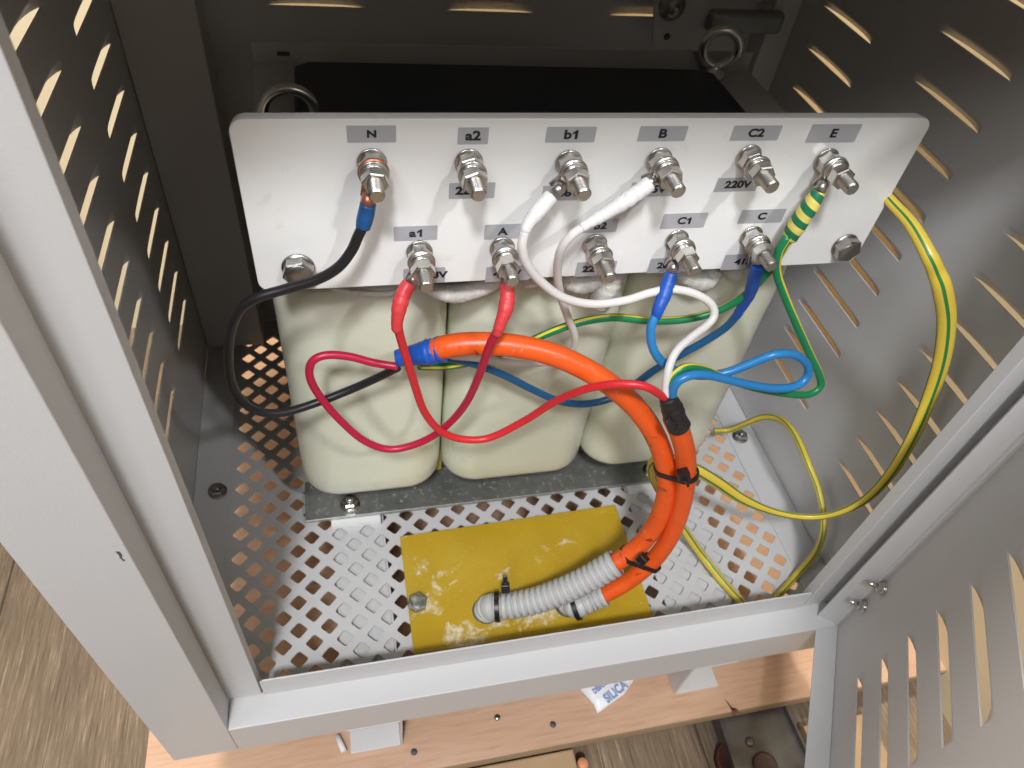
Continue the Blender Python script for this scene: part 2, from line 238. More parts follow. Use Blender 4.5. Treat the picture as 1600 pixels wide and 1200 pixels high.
# ------------------------------------------------------------------ mesh builder
class MB:
    def __init__(s): s.v = []; s.f = []; s.sm = []; s.uv = {}
    def add(s, vs, fs, smooth=False, uvs=None):
        o = len(s.v); s.v += [Vector(p) for p in vs]
        for i, f in enumerate(fs):
            if uvs: s.uv[len(s.f)] = uvs[i]
            s.f.append([k + o for k in f]); s.sm.append(smooth)
        return s
    def box(s, x0, x1, y0, y1, z0, z1):
        vs = [(x, y, z) for z in (z0, z1) for y in (y0, y1) for x in (x0, x1)]
        return s.add(vs, [(0, 2, 3, 1), (4, 5, 7, 6), (0, 1, 5, 4), (2, 6, 7, 3), (0, 4, 6, 2), (1, 3, 7, 5)])
    def prism(s, pts, d, smooth=False):
        """closed polygon pts (3D) extruded by vector d"""
        n = len(pts); d = Vector(d); a = [Vector(p) for p in pts]
        vs = a + [p + d for p in a]
        s.add(vs, [tuple(range(n))[::-1], tuple(range(n, 2 * n))])
        o = len(s.v) - 2 * n
        for i in range(n):
            j = (i + 1) % n; s.f.append([o + i, o + j, o + n + j, o + n + i]); s.sm.append(smooth)
        return s
    def lathe(s, o, ax, prof, seg=28, smooth=True):
        """prof = [(distance along axis, radius)]"""
        o = Vector(o); ax = Vector(ax).normalized(); u = ax.orthogonal().normalized(); w = ax.cross(u); vs = []; fs = []
        for (t, r) in prof:
            for k in range(seg):
                an = 2 * math.pi * k / seg; vs.append(o + ax * t + (u * math.cos(an) + w * math.sin(an)) * r)
        for i in range(len(prof) - 1):
            for k in range(seg):
                k2 = (k + 1) % seg; fs.append((i * seg + k, i * seg + k2, (i + 1) * seg + k2, (i + 1) * seg + k))
        fs.append(tuple(range(seg))[::-1]); fs.append(tuple(range((len(prof) - 1) * seg, len(prof) * seg)))
        return s.add(vs, fs, smooth)
    def hexn(s, o, ax, r, t0, t1, rot=0.0):
        """hexagon nut or head with chamfered corners"""
        o = Vector(o); ax = Vector(ax).normalized(); u = ax.orthogonal().normalized(); w = ax.cross(u)
        def ring(t, rad): return [o + ax * t + (u * math.cos(rot + k * math.pi / 3) + w * math.sin(rot + k * math.pi / 3)) * rad for k in range(6)]
        c = r * 0.07
        vs = ring(t0, r - c) + ring(t0 + c * .6, r) + ring(t1 - c, r) + ring(t1, r - c * 1.6); fs = [(5, 4, 3, 2, 1, 0), (18, 19, 20, 21, 22, 23)]
        for i in range(3):
            for k in range(6): fs.append((i * 6 + k, i * 6 + (k + 1) % 6, (i + 1) * 6 + (k + 1) % 6, (i + 1) * 6 + k))
        return s.add(vs, fs)
    def torus(s, c, n, R, r, a0=0, a1=2 * math.pi, seg=40, sg=14, ux=None):
        c = Vector(c); n = Vector(n).normalized(); u = Vector(ux).normalized() if ux else n.orthogonal().normalized(); w = n.cross(u)
        full = abs(a1 - a0 - 2 * math.pi) < 1e-6; vs = []; fs = []; N = seg if full else seg + 1
        for i in range(N):
            a = a0 + (a1 - a0) * i / seg; e = u * math.cos(a) + w * math.sin(a)
            for k in range(sg):
                b = 2 * math.pi * k / sg; vs.append(c + e * (R + r * math.cos(b)) + n * (r * math.sin(b)))
        for i in range(seg):
            j = (i + 1) % N
            for k in range(sg): k2 = (k + 1) % sg; fs.append((i * sg + k, j * sg + k, j * sg + k2, i * sg + k2))
        return s.add(vs, fs, True)
    def tube(s, pts, rad, seg=14, flat=1.0, twist=0.0, caps=True, phase=0.0, ref=None):
        pts = [Vector(p) for p in pts]; n = len(pts); rads = rad if isinstance(rad, (list, tuple)) else [rad] * n
        T = [(pts[min(i + 1, n - 1)] - pts[max(i - 1, 0)]).normalized() for i in range(n)]
        u = (ref - T[0] * ref.dot(T[0])).normalized() if ref else T[0].orthogonal().normalized(); vs = []; fs = []; uvs = []; L = [0]
        for i in range(1, n): L.append(L[-1] + (pts[i] - pts[i - 1]).length)
        for i in range(n):
            u = (u - T[i] * u.dot(T[i])).normalized(); w = T[i].cross(u)
            for k in range(seg):
                a = 2 * math.pi * k / seg
                vs.append(pts[i] + (u * math.cos(a) + w * math.sin(a) * flat) * rads[i])
        for i in range(n - 1):
            for k in range(seg):
                k2 = (k + 1) % seg; fs.append((i * seg + k, i * seg + k2, (i + 1) * seg + k2, (i + 1) * seg + k))
                f0, f1 = L[i] * twist + phase, L[i + 1] * twist + phase
                uvs.append([(k / seg + f0, L[i]), ((k + 1) / seg + f0, L[i]), ((k + 1) / seg + f1, L[i + 1]), (k / seg + f1, L[i + 1])])
        s.add(vs, fs, True, uvs)
        if caps:
            o = len(s.v) - n * seg
            s.f.append([o + k for k in range(seg)][::-1]); s.sm.append(False)
            s.f.append([o + (n - 1) * seg + k for k in range(seg)]); s.sm.append(False)
        return s

def thing(name, loc, label=None, cat=None, group=None, kind=None):
    o = bpy.data.objects.new(name, None); o.empty_display_size = 0.02; C.objects.link(o); o.location = loc
    tag(o, label, cat, group, kind); return o
def tag(o, label=None, cat=None, group=None, kind=None):
    if label: o['label'] = label
    if cat: o['category'] = cat
    if group: o['group'] = group
    if kind: o['kind'] = kind
    return o
def world_loc(o):
    p = Vector((0, 0, 0))
    while o: p = p + Vector(o.location); o = o.parent
    return p
def obj(name, mb, m, parent=None, at=None, bevel=0.0, bseg=2, mats=None, doubles=False):
    """one mesh object; geometry is given in world coordinates, at = its origin"""
    base = Vector(at) if at is not None else (world_loc(parent) if parent else Vector((0, 0, 0)))
    me = bpy.data.meshes.new(name); me.from_pydata([tuple(p - base) for p in mb.v], [], mb.f)
    me.polygons.foreach_set('use_smooth', mb.sm)
    if mb.uv:
        ul = me.uv_layers.new(name='UVMap')
        for i, p in enumerate(me.polygons):
            if i in mb.uv:
                for j, li in enumerate(p.loop_indices): ul.data[li].uv = mb.uv[i][j]
    me.update(); me.materials.append(m)
    o = bpy.data.objects.new(name, me); C.objects.link(o)
    if parent: o.parent = parent; o.location = base - world_loc(parent)
    else: o.location = base
    if bevel:
        b = o.modifiers.new('bevel', 'BEVEL'); b.width = bevel; b.segments = bseg; b.limit_method = 'ANGLE'; b.angle_limit = math.radians(35); b.harden_normals = False
    return o
def shift_copy(o, dv, parent=None):
    """copy of a thing/part with its children"""
    c = o.copy(); C.objects.link(c); c.parent = parent if parent else o.parent
    c.location = o.location + Vector(dv)
    for ch in list(o.children):
        k = ch.copy(); C.objects.link(k); k.parent = c
        for g in list(ch.children): q = g.copy(); C.objects.link(q); q.parent = k
    return c
def cr(pts, n=10):
    """Catmull-Rom through points of any dimension"""
    P = [list(p) for p in pts]; P = [[2 * a - b for a, b in zip(P[0], P[1])]] + P + [[2 * a - b for a, b in zip(P[-1], P[-2])]]; out = []
    for i in range(1, len(P) - 2):
        for k in range(n):
            t = k / n
            out.append([0.5 * (2 * b + (c - a) * t + (2 * a - 5 * b + 4 * c - d) * t * t + (3 * b - a - 3 * c + d) * t ** 3) for a, b, c, d in zip(P[i - 1], P[i], P[i + 1], P[i + 2])])
    out.append(P[-2]); return out
def path(pp, n=8):
    """pp = [(x px, y px, depth Y[, radius])] -> smooth 3D points (+radii)"""
    ctrl = [tuple(onY(p[0], p[1], p[2])) + tuple(p[3:]) for p in pp]
    q = cr(ctrl, n); return [Vector(a[:3]) for a in q], ([a[3] for a in q] if len(q[0]) > 3 else None)
def text(name, body, size, m, parent, origin, xdir, ydir, bold=0.0, shear=0.0, sx=1.0, thick=0.00012):
    """lettering as mesh lying in the plane (xdir, ydir), centred on origin"""
    cu = bpy.data.curves.new(name, 'FONT'); cu.body = body; cu.size = size; cu.align_x = 'CENTER'; cu.align_y = 'CENTER'
    cu.offset = bold; cu.shear = shear; cu.extrude = thick
    one = body.endswith('1')
    if one: cu.body = body[:-1]
    t = bpy.data.objects.new('tmp', cu); C.objects.link(t); bpy.context.view_layer.update()
    me = bpy.data.meshes.new_from_object(t.evaluated_get(bpy.context.evaluated_depsgraph_get()))
    bpy.data.objects.remove(t); me.materials.clear(); me.materials.append(m); me.name = name
    if one:
        k = size; w = 0.085 * k; base = min(v.co.y for v in me.vertices); top = base + 0.70 * k
        for v in me.vertices: v.co.x -= 0.20 * k
        cx = max(v.co.x for v in me.vertices) + 0.30 * k
        P = [(cx - w, base), (cx + w, base), (cx + w, top), (cx - w * 0.4, top), (cx - 0.25 * k, top - 0.20 * k), (cx - 0.25 * k, top - 0.33 * k), (cx - w, top - 0.22 * k)]
        bm = bmesh.new(); bm.from_mesh(me); vs = [bm.verts.new((x, y, z)) for z in (-thick, thick) for x, y in P]; m7 = len(P)
        bm.faces.new(vs[:m7][::-1]); bm.faces.new(vs[m7:])
        for i in range(m7): bm.faces.new((vs[i], vs[(i + 1) % m7], vs[m7 + (i + 1) % m7], vs[m7 + i]))
        bm.to_mesh(me); bm.free()
    X = Vector(xdir).normalized(); Y = Vector(ydir).normalized(); Z = X.cross(Y)
    pl = world_loc(parent) if parent else Vector((0, 0, 0))
    for v in me.vertices: v.co = X * v.co.x * sx + Y * v.co.y + Z * v.co.z + Vector(origin) - pl
    o = bpy.data.objects.new(name, me); C.objects.link(o)
    if parent: o.parent = parent
    return o

# ================================================================== SETTING
FZ = -0.80
obj('floor', MB().box(-3, 3, -3, 3, FZ - 0.05, FZ), M['floor']); bpy.data.objects['floor']['kind'] = 'structure'
rw = obj('room_wall', MB().box(-2.5, 0.62, 0.88, 0.95, FZ, 0.45), M['cream'])
tag(rw, 'cream painted room wall seen through the louvres behind the cabinet', 'wall', kind='structure')
rw2 = obj('room_wall', MB().box(0.62, 0.70, -1.2, 0.95, FZ, 0.45), M['cream'])
tag(rw2, 'cream painted room wall seen through the louvres right of the cabinet', 'wall', kind='structure')

# plywood base board and what lies by it
PZ = -0.757
pb = MB(); pb.box(-0.212, 0.66, 0.192, 0.84, PZ - 0.012, PZ)
pb = obj('plywood_board', pb, M['ply'], at=(-0.212, 0.192, PZ)); tag(pb, 'tan plywood board with drilled holes under the grey cabinet', 'board')
pe = MB(); pe.box(-0.212, 0.66, 0.1905, 0.192, PZ - 0.0121, PZ - 0.0004); obj('board_edge', pe, M['ply_edge'], pb)
for k, (px, py) in enumerate([(647, 1175), (777, 1121), (864, 1132)]):
    p = onZ(px, py, PZ); h = MB().lathe((p.x, p.y, PZ - 0.001), (0, 0, 1), [(0, 0.0032), (0.0013, 0.0032)], 16)
    obj('nail_hole', h, M['chip_and_hole_shade'] if k != 1 else M['zinc'], pb)  # dark discs carry the shade inside the holes as colour
# dark red split in the board by the front edge
sp_ = MB(); pts = [(1132, 1092), (1140, 1100), (1150, 1113), (1160, 1119), (1152, 1108), (1148, 1106), (1150, 1120), (1146, 1119), (1141, 1106)]
sp_.prism([onZ(x, y, PZ + 0.0002) for x, y in pts], (0, 0, 0.0003)); obj('glue_stain', sp_, mat('dark_glue', (0.14, 0.045, 0.03), 0.6, noise=(120, 0.8, (0.3, 0.12, 0.06))), pb)
tb = obj('timber_block', MB().box(-0.20, 0.186, 0.10, 0.190, FZ + 0.001, PZ - 0.0135), M['oldwood'], at=(0, 0.14, FZ), bevel=0.002)
tag(tb, 'pale timber block on the floor under the front edge of the plywood', 'timber block')
p = onZ(911, 1192, PZ - 0.02)
dw = obj('dowel', MB().lathe((p.x, p.y, FZ + 0.001), (0, 0, 1), [(0, 0.0055), (PZ - 0.022 - FZ, 0.0055), (PZ - 0.021 - FZ, 0.0048)], 20), mat('orange_dowel_wood', (0.60, 0.26, 0.12), 0.6), at=(p.x, p.y, FZ))
tag(dw, 'small round wooden dowel standing at the end of the timber block', 'dowel')
# galvanised strap lying on the floor at lower right
st = thing('steel_bar', (0.36, 0.12, FZ), 'worn grey steel channel on the floor below the front edge of the plywood', 'steel bar')
A, B_ = onZ(1131, 1136, FZ + 0.022), onZ(1226, 1114, FZ + 0.022); A2, B2 = onZ(1165, 1240, FZ + 0.022), onZ(1285, 1240, FZ + 0.022)
A = A + (A - A2) * 0.5; B_ = B_ + (B_ - B2) * 0.5
bar = MB().prism([A, A2, B2, B_], (0, 0, -0.004))
m_bar = mat('worn_bar_steel', (0.17, 0.17, 0.165), 0.42, 0.7, noise=(40, 0.8, (0.09, 0.075, 0.065)))
obj('web', bar, m_bar, st)
e = (B_ - A).normalized() * 0.0025
obj('flange', MB().prism([B_ + Vector((0.0001, 0, 0)), B2 + Vector((0.0001, 0, 0)), B2 + e, B_ + e], (0, 0, 0.007)), m_bar, st)
obj('flange', MB().prism([A - e, A2 - e, A2 - Vector((0.0001, 0, 0)), A - Vector((0.0001, 0, 0))], (0, 0, -0.02)), m_bar, st)
p = onZ(1172, 1159, FZ + 0.0225); obj('rivet', MB().lathe(p, (0, 0, 1), [(0, 0.0048), (0.0012, 0.0045), (0.002, 0.003), (0.0022, 0.001)], 20), m_bar, st)
p = onZ(1195, 1196, FZ + 0.0225); obj('boss', MB().lathe(p, (0, 0, 1), [(0, 0.0125), (0.0025, 0.0125), (0.0035, 0.0105), (0.0025, 0.009), (0.0022, 0.002)], 28), mat('rusty_boss', (0.10, 0.06, 0.045), 0.6, 0.3, noise=(90, 0.7, (0.05, 0.03, 0.02))), st)
p = onZ(1150, 1187, FZ + 0.012); rd = obj('rusty_disc', MB().lathe((p.x, p.y, FZ + 0.001), (0, 0, 1), [(0, 0.020), (0.010, 0.020), (0.011, 0.0185), (0.009, 0.017), (0.009, 0.001)], 36), M['rust_disc'], at=(p.x, p.y, FZ))
tag(rd, 'rusty red round disc half under the worn steel channel', 'disc')
p = onZ(1275, 1150, FZ + 0.02); wb2 = obj('wood_offcut', MB().box(p.x - 0.009, p.x + 0.07, p.y - 0.06, p.y + 0.012, FZ + 0.001, FZ + 0.02), M['oldwood'], at=(p.x, p.y, FZ), bevel=0.001)
tag(wb2, 'pale wood offcut on the floor right of the steel channel', 'wood offcut')
# small white plastic peg by the left foot
a, b2 = onZ(527, 1150, PZ + 0.003), onZ(538, 1175, PZ + 0.003)
pg = obj('plastic_peg', MB().tube([a, a.lerp(b2, .5), b2], 0.0028, 10), M['white_tape'], at=a); tag(pg, 'small white plastic peg lying on the plywood by the left foot', 'peg')
# silica gel sachet
sa = thing('silica_sachet', onZ(940, 1095, PZ), 'crumpled white silica gel sachet with blue print under the front sill', 'sachet')
pc = [(895, 1040), (996, 1040), (992, 1060), (975, 1085), (952, 1101), (934, 1114), (928, 1100), (908, 1078)]
bmm = MB(); top = [onZ(x, y, PZ + 0.004) for x, y in pc]; cen = sum(top, Vector()) / len(top)
inner = [cen + (p - cen) * 0.72 + Vector((0, 0, 0.003 + 0.0015 * math.sin(i * 2.3))) for i, p in enumerate(top)]; low = [Vector((p.x, p.y, PZ + 0.0006)) for p in top]
n8 = len(top); vs = low + top + inner + [cen + Vector((0, 0, 0.004))]; fs = [tuple(range(n8))[::-1]]
for i in range(n8):
    j = (i + 1) % n8; fs += [(i, j, n8 + j, n8 + i), (n8 + i, n8 + j, 2 * n8 + j, 2 * n8 + i), (2 * n8 + i, 2 * n8 + j, 3 * n8)]
bmm.add(vs, fs, True); obj('pouch', bmm, M['sachet'], sa)
tx = (onZ(985, 1064, PZ) - onZ(941, 1100, PZ)).normalized(); ty = Vector((-tx.y, tx.x, 0))
text('lettering', 'SILICA', 0.0128, M['blue_ink'], sa, onZ(962, 1081, PZ + 0.0095) , tx, ty, 0.0004, 0, 0.8)
text('lettering', 'DESICCANT', 0.0068, M['blue_ink'], sa, onZ(944, 1069, PZ + 0.0095), tx, ty, 0.0002, 0, 0.8)

# ================================================================== CABINET
CB = thing('cabinet', (0.146, 0.21, PZ), 'light grey sheet metal cabinet with louvred sides, open door and perforated floor', 'cabinet')
XL, XR, YB, ZT = -0.161, 0.453, 0.695, 0.06      # inner left, right, back, top
def louvred(P, u0, u1, v0, v1, cols, rows, L, out, D=0.0068, H=0.0125):
    """sheet in (u, v) -> P(u, v, offset); cols = slit starts, rows = slit heights; hoods bulge by +offset * out and open downwards"""
    mb = MB(); NU, NV = 18, 6; ul = [u0]; pr = [0.0]
    for c in cols:
        ul.append(c - 0.0008); pr.append(0.0)
        for i in range(NU + 1):
            x = abs(2 * i / NU - 1); ul.append(c + L * i / NU); pr.append(0.0 if x >= 1 else (1 - x ** 2.6) ** 0.75)
        ul.append(c + L + 0.0008); pr.append(0.0)
    ul.append(u1); pr.append(0.0); nu = len(ul); low = [P(u, v0, 0) for u in ul]
    for r in sorted(rows):
        cut = [P(u, r, 0) for u in ul]
        mb.add(low + cut, [(k, k + 1, nu + k + 1, nu + k) for k in range(nu - 1)], False)
        flat = []
        for j in range(NV + 1):
            t = j / NV; s = 0.5 * (1 + math.cos(math.pi * t))
            flat += [P(u, r + H * t, out * D * p * s) for u, p in zip(ul, pr)]
        sel = [k for k in range(nu - 1) if pr[k] > 0 or pr[k + 1] > 0]; rest = [k for k in range(nu - 1) if k not in sel]
        q4 = lambda ks: [(j * nu + k, j * nu + k + 1, (j + 1) * nu + k + 1, (j + 1) * nu + k) for j in range(NV) for k in ks]
        nf0 = len(mb.f); mb.add(flat, q4(sel) + q4(rest), False)
        for q in range(nf0, nf0 + NV * len(sel)): mb.sm[q] = True
        low = flat[-nu:]
    mb.add(low + [P(u, v1, 0) for u in ul], [(k, k + 1, nu + k + 1, nu + k) for k in range(nu - 1)], False)
    return mb
def solid(o, t, off=0):
    bm = bmesh.new(); bm.from_mesh(o.data); bmesh.ops.remove_doubles(bm, verts=bm.verts, dist=1e-6); bmesh.ops.recalc_face_normals(bm, faces=bm.faces); bm.to_mesh(o.data); bm.free()
    s = o.modifiers.new('sheet', 'SOLIDIFY'); s.thickness = t; s.offset = off
rowsR = [-0.227 - 0.0385 * k for k in range(-7, 9)]
rowsL = [-0.232 - 0.0376 * k for k in range(-7, 9)]
o = obj('side_panel', louvred(lambda u, v, f: Vector((XR + 0.0008 + f, u, v)), 0.236, YB, -0.655, ZT, [0.255, 0.403, 0.552], rowsR, 0.085, 1, 0.0078, 0.0080), M['paint'], CB); solid(o, 0.0012)
o['label'] = 'right side panel with slanting rows of slits'
o = obj('side_panel', louvred(lambda u, v, f: Vector((XL - 0.0008 - f, u, v)), 0.236, YB, -0.655, ZT, [0.270, 0.418, 0.545], rowsL, 0.082, 1, 0.0088, 0.0110), M['paint'], CB); solid(o, 0.0012)
o = obj('back_panel', louvred(lambda u, v, f: Vector((u, YB + 0.0008 + f, v)), XL, XR, -0.655, ZT, [-0.047, 0.1106, 0.268], [-0.264 - 0.0385 * k for k in range(-7, 0)] + [-0.264], 0.085, 1), M['paint'], CB); solid(o, 0.0012)
obj('top_panel', MB().box(XL - 0.003, XR + 0.003, 0.212, YB + 0.002, ZT, ZT + 0.002), M['paint'], CB)
obj('header', MB().box(-0.090, 0.398, 0.212, 0.235, -0.030, ZT - 0.0002), M['paint'], CB)  # out of view; lower edge set to shade the upper right wall
# corner posts: folded sheet profile extruded along z
def post(prof, name='front_post'):
    mb = MB().prism([(x, y, -0.6655) for x, y in prof], (0, 0, ZT - 0.0002 + 0.6655))
    return obj(name, mb, M['paint'], CB, bevel=0.0016, bseg=3)
t = 0.0016
lp = post([(-0.1650, 0.2345), (-0.1650, 0.2118), (-0.1155, 0.2118), (-0.1155, 0.2338), (-0.1171, 0.2338), (-0.1171, 0.2134), (-0.1634, 0.2134), (-0.1634, 0.2345)])
rp = post([(0.4232, 0.2338), (0.4205, 0.2118), (0.4570, 0.2118), (0.4570, 0.2345), (0.4554, 0.2345), (0.4554, 0.2134), (0.4223, 0.2134), (0.4248, 0.2338)])
for x0, x1, xe in ((-0.1170, -0.0900, -0.0916), (0.4246, 0.3980, 0.3996)):
    mb = MB().prism([(x, y, -0.6132) for x, y in ((x0, 0.2341), (x1, 0.2341), (x1, 0.2440), (xe, 0.2440), (xe, 0.2356), (x0, 0.2356))], (0, 0, ZT - 0.0002 + 0.6132))
    obj('post_strip', mb, M['paint'], CB, bevel=0.0005)
# chips and scratches on the left post
ch = MB(); pts = [(180, 862), (187, 862), (191, 868), (190, 872), (196, 876), (193, 877), (187, 872), (186, 868)]
ch.prism([onY(x, y, 0.21165) for x, y in pts], (0, 0.0004, 0)); obj('paint_chip', ch, M['chip_and_hole_shade'], CB)
# side closing of the post to the outer wall
obj('side_skin', MB().box(-0.1650, -0.1636, 0.2347, YB, -0.6655, ZT - 0.0002), M['paint'], CB) if False else None
# sill: folded sheet along x, in (y, z)
def sill(x0, x1):
    prof = [(0.2116, -0.6665), (0.2116, -0.6168), (0.2340, -0.6152), (0.2340, -0.5865), (0.2356, -0.5865), (0.2356, -0.6168), (0.2132, -0.6184), (0.2132, -0.6665)]
    return MB().prism([(x0, y, z) for y, z in prof], (x1 - x0, 0, 0))
def sill_left():
    return sill(-0.1148, 0.4240)
o = obj('sill', MB().prism([(-0.1152, y, z) for y, z in [(0.2116, -0.6665), (0.2116, -0.6168), (0.2362, -0.6152), (0.2362, -0.6168), (0.2132, -0.6184), (0.2132, -0.6665)]], (0.5385, 0, 0)), M['paint'], CB, bevel=0.0014, bseg=3)
o = obj('sill_lip', MB().prism([(-0.0885, 0.2337, -0.6154), (-0.0885, 0.2337, -0.5895), (-0.0862, 0.2337, -0.5868), (0.3935, 0.2337, -0.5858), (0.3960, 0.2337, -0.5880), (0.3960, 0.2337, -0.6154)], (0, 0.0015, 0)), M['paint'], CB, bevel=0.0005)
# left post bottom fill so the corner is closed
obj('post_foot', MB().box(-0.1640, -0.1156, 0.2150, 0.2345, -0.6650, -0.6635), M['paint'], CB)
# perforated floor pan
def perforated():
    mb = MB(); zt, zb = -0.632, -0.6338; h = 0.0131; a = 0.0131 - 0.0024; rr = 0.0022
    def isin(i, j): return (i + j) % 2 == 0
    x0, y0 = -0.1152, 0.2651 - 0.0131 * 2
    NI, NJ = 41, 34
    # tile = diamond cell of half diagonal h around each hole centre, on both faces
    def ringpts(cx, cy, hd, z, rnd):
        P = []
        for k in range(4):
            an = k * math.pi / 2; tip = Vector((math.cos(an), math.sin(an)))
            prv = Vector((math.cos(an - math.pi / 2), math.sin(an - math.pi / 2))); nxt = Vector((math.cos(an + math.pi / 2), math.sin(an + math.pi / 2)))
            for t_ in (rnd, rnd * 0.4, 0, rnd * 0.4, rnd):
                pass
            P1 = tip * hd + (prv - tip) * hd * rnd; P3 = tip * hd + (nxt - tip) * hd * rnd; P2 = tip * hd * (1 - rnd * 0.55)
            for q in (P1, P2, P3): P.append((cx + q.x, cy + q.y, z))
        return P
    for i in range(NI):
        for j in range(NJ):
            if not isin(i, j): continue
            cx, cy = x0 + h * i, y0 + h * j
            if cy > 0.66: continue
            out = ringpts(cx, cy, h, zt, 0.18); inn = ringpts(cx, cy, 0.0082, zt, 0.18); ob = [(x, y, zb) for x, y, z in inn]
            n = 12
            # outer ring uses the true diamond corners so the tiles meet
            out2 = []
            for k in range(4):
                an = k * math.pi / 2; tip = (cx + math.cos(an) * h, cy + math.sin(an) * h, zt)
                out2 += [out[3 * k], tip, out[3 * k + 2]]
            vs = out2 + inn + ob; fs = []
            for k in range(n):
                k2 = (k + 1) % n; fs += [(k, k2, n + k2, n + k), (n + k, n + k2, 2 * n + k2, 2 * n + k)]
            mb.add(vs, fs)
    xa, xb = x0 - h, x0 + h * NI; ya, yb = y0 - h, y0 + h * 32
    # border triangles and solid margins
    for j in range(-1, NJ):
        cy = y0 + h * j
        if cy > 0.66: continue
        for (bx, sgn, ci) in ((x0 - h, -1, -1), (x0 + h * (NI), 1, NI)):
            if (ci + j) % 2 == 0:
                mb.add([(bx, cy - h, zt), (bx - sgn * h, cy, zt), (bx, cy + h, zt)], [(0, 1, 2) if sgn < 0 else (2, 1, 0)])
    jmax = max(j for j in range(NJ) if y0 + h * j <= 0.66)
    for i in range(-1, NI + 1):
        cx = x0 + h * i
        for (cj, by, sg) in ((-1, y0 - h, -1), (jmax + 1, y0 + h * (jmax + 1), 1)):
            if (i + cj) % 2 == 0:
                mb.add([(cx - h, by, zt), (cx, by - sg * h, zt), (cx + h, by, zt)], [(0, 1, 2)])
    ytop = y0 + h * (jmax + 1)
    for (X0, X1, Y0, Y1) in ((XL, xa, 0.2358, YB), (xb, XR, 0.2358, YB), (xa, xb, ytop, YB), (xa, xb, 0.2358, y0 - h)):
        if Y1 > Y0: mb.add([(X0, Y0, zt), (X1, Y0, zt), (X1, Y1, zt), (X0, Y1, zt)], [(0, 1, 2, 3)])
    return mb
o = obj('floor_pan', perforated(), M['paint'], CB); o['label'] = 'perforated floor pan with rows of diamond holes'
bm = bmesh.new(); bm.from_mesh(o.data); bmesh.ops.remove_doubles(bm, verts=bm.verts, dist=2e-5); bm.to_mesh(o.data); bm.free()
# folded edge strips over the pan along both side walls
obj('floor_flange', MB().box(0.4185, XR - 0.0005, 0.2405, 0.66, -0.6315, -0.6300), M['paint'], CB, bevel=0.0006)
obj('floor_flange', MB().box(XL + 0.0005, -0.1275, 0.2405, 0.66, -0.6315, -0.6300), M['paint'], CB, bevel=0.0006)
# rails (feet) under the floor
def rail(xo, xi, open_left):
    zt, zb = -0.6375, PZ + 0.0004; y0, y1 = 0.2185, 0.69; t = 0.002; a, b = min(xo, xi), max(xo, xi)
    mb = MB(); web = (b - t, b) if open_left else (a, a + t)
    mb.box(web[0], web[1], y0, y1, zb, zt)
    fa, fb = (a, b - t - 0.0001) if open_left else (a + t + 0.0001, b)
    mb.box(fa, fb, y0, y1, zb, zb + t); mb.box(fa, fb, y0, y1, -0.6915, -0.6895)
    mb.box(fa, fb, y0 + 0.02, y1, zt - t, zt - 0.0001)
    return mb
obj('support_rail', rail(-0.0290, 0.0198, True), M['paint'], CB, bevel=0.0004)
obj('support_rail', rail(0.3015, 0.3520, False), M['paint'], CB, bevel=0.0004)
# back corner posts
obj('back_post', MB().box(XL + 0.0003, -0.098, 0.650, YB - 0.0005, -0.629, ZT - 0.0002), M['paint'], CB, bevel=0.001)
obj('back_post', MB().box(0.425, XR - 0.0003, 0.668, YB - 0.0005, -0.629, ZT - 0.0002), M['paint'], CB, bevel=0.001)
def bolt_mb(p, ax, r=0.0065, head=0.005, washer=0.009):
    mb = MB(); mb.lathe(p, ax, [(0, washer), (0.0012, washer), (0.0014, washer - 0.0003)], 24); mb.hexn(p, ax, r, 0.0015, 0.0015 + head, 0.3)
    mb.lathe(p, ax, [(0.002 + head, 0.0032), (0.0035 + head, 0.0032), (0.004 + head, 0.0026)], 16); return mb
obj('bolt', bolt_mb((-0.138, 0.446, -0.6299), (0, 0, 1), 0.0075), M['steel_dark'], CB)
obj('bolt', bolt_mb((0.432, 0.446, -0.6299), (0, 0, 1), 0.0075), M['steel_dark'], CB)
for q in ((330, 345), (341, 382)):
    p = onX(q[0], q[1], XL + 0.0002); obj('bolt', bolt_mb(p, (1, 0, 0), 0.004, 0.003, 0.006), M['steel_dark'], CB)
# latch on the inside of the back
LA = MB(); pts = [(1022, -20), (1018, 68), (1035, 75), (1052, 73), (1062, 58), (1066, 48), (1105, 40), (1105, -20)]
LA.prism([onY(x, y, 0.668) for x, y in pts], (0, -0.003, 0)); la = obj('latch', LA, M['paint'], CB, bevel=0.0006)
p = onY(1050, 10, 0.664); obj('pivot', MB().lathe(p, (0, -1, 0), [(0, 0.0125), (0.0015, 0.0125), (0.002, 0.0085), (0.006, 0.0085), (0.0075, 0.007), (0.0075, 0.004), (0.011, 0.004), (0.012, 0.003)], 28), M['steel_dark'], la)
p = onY(1042, 57, 0.6645); obj('pin_hole', MB().lathe(p, (0, -1, 0), [(0, 0.0032), (0.0006, 0.0032)], 16), M['chip_and_hole_shade'], la)  # flat dark disc, shade within the hole put into its colour
a, b2 = onY(1108, 12, 0.665), onY(1218, 50, 0.665)
obj('latch_arm', MB().box(a.x, b2.x - 0.004, 0.655, 0.668, b2.z, a.z), mat('dull_latch_steel', (0.30, 0.32, 0.33), 0.35, 0.6), la, bevel=0.005, bseg=4)

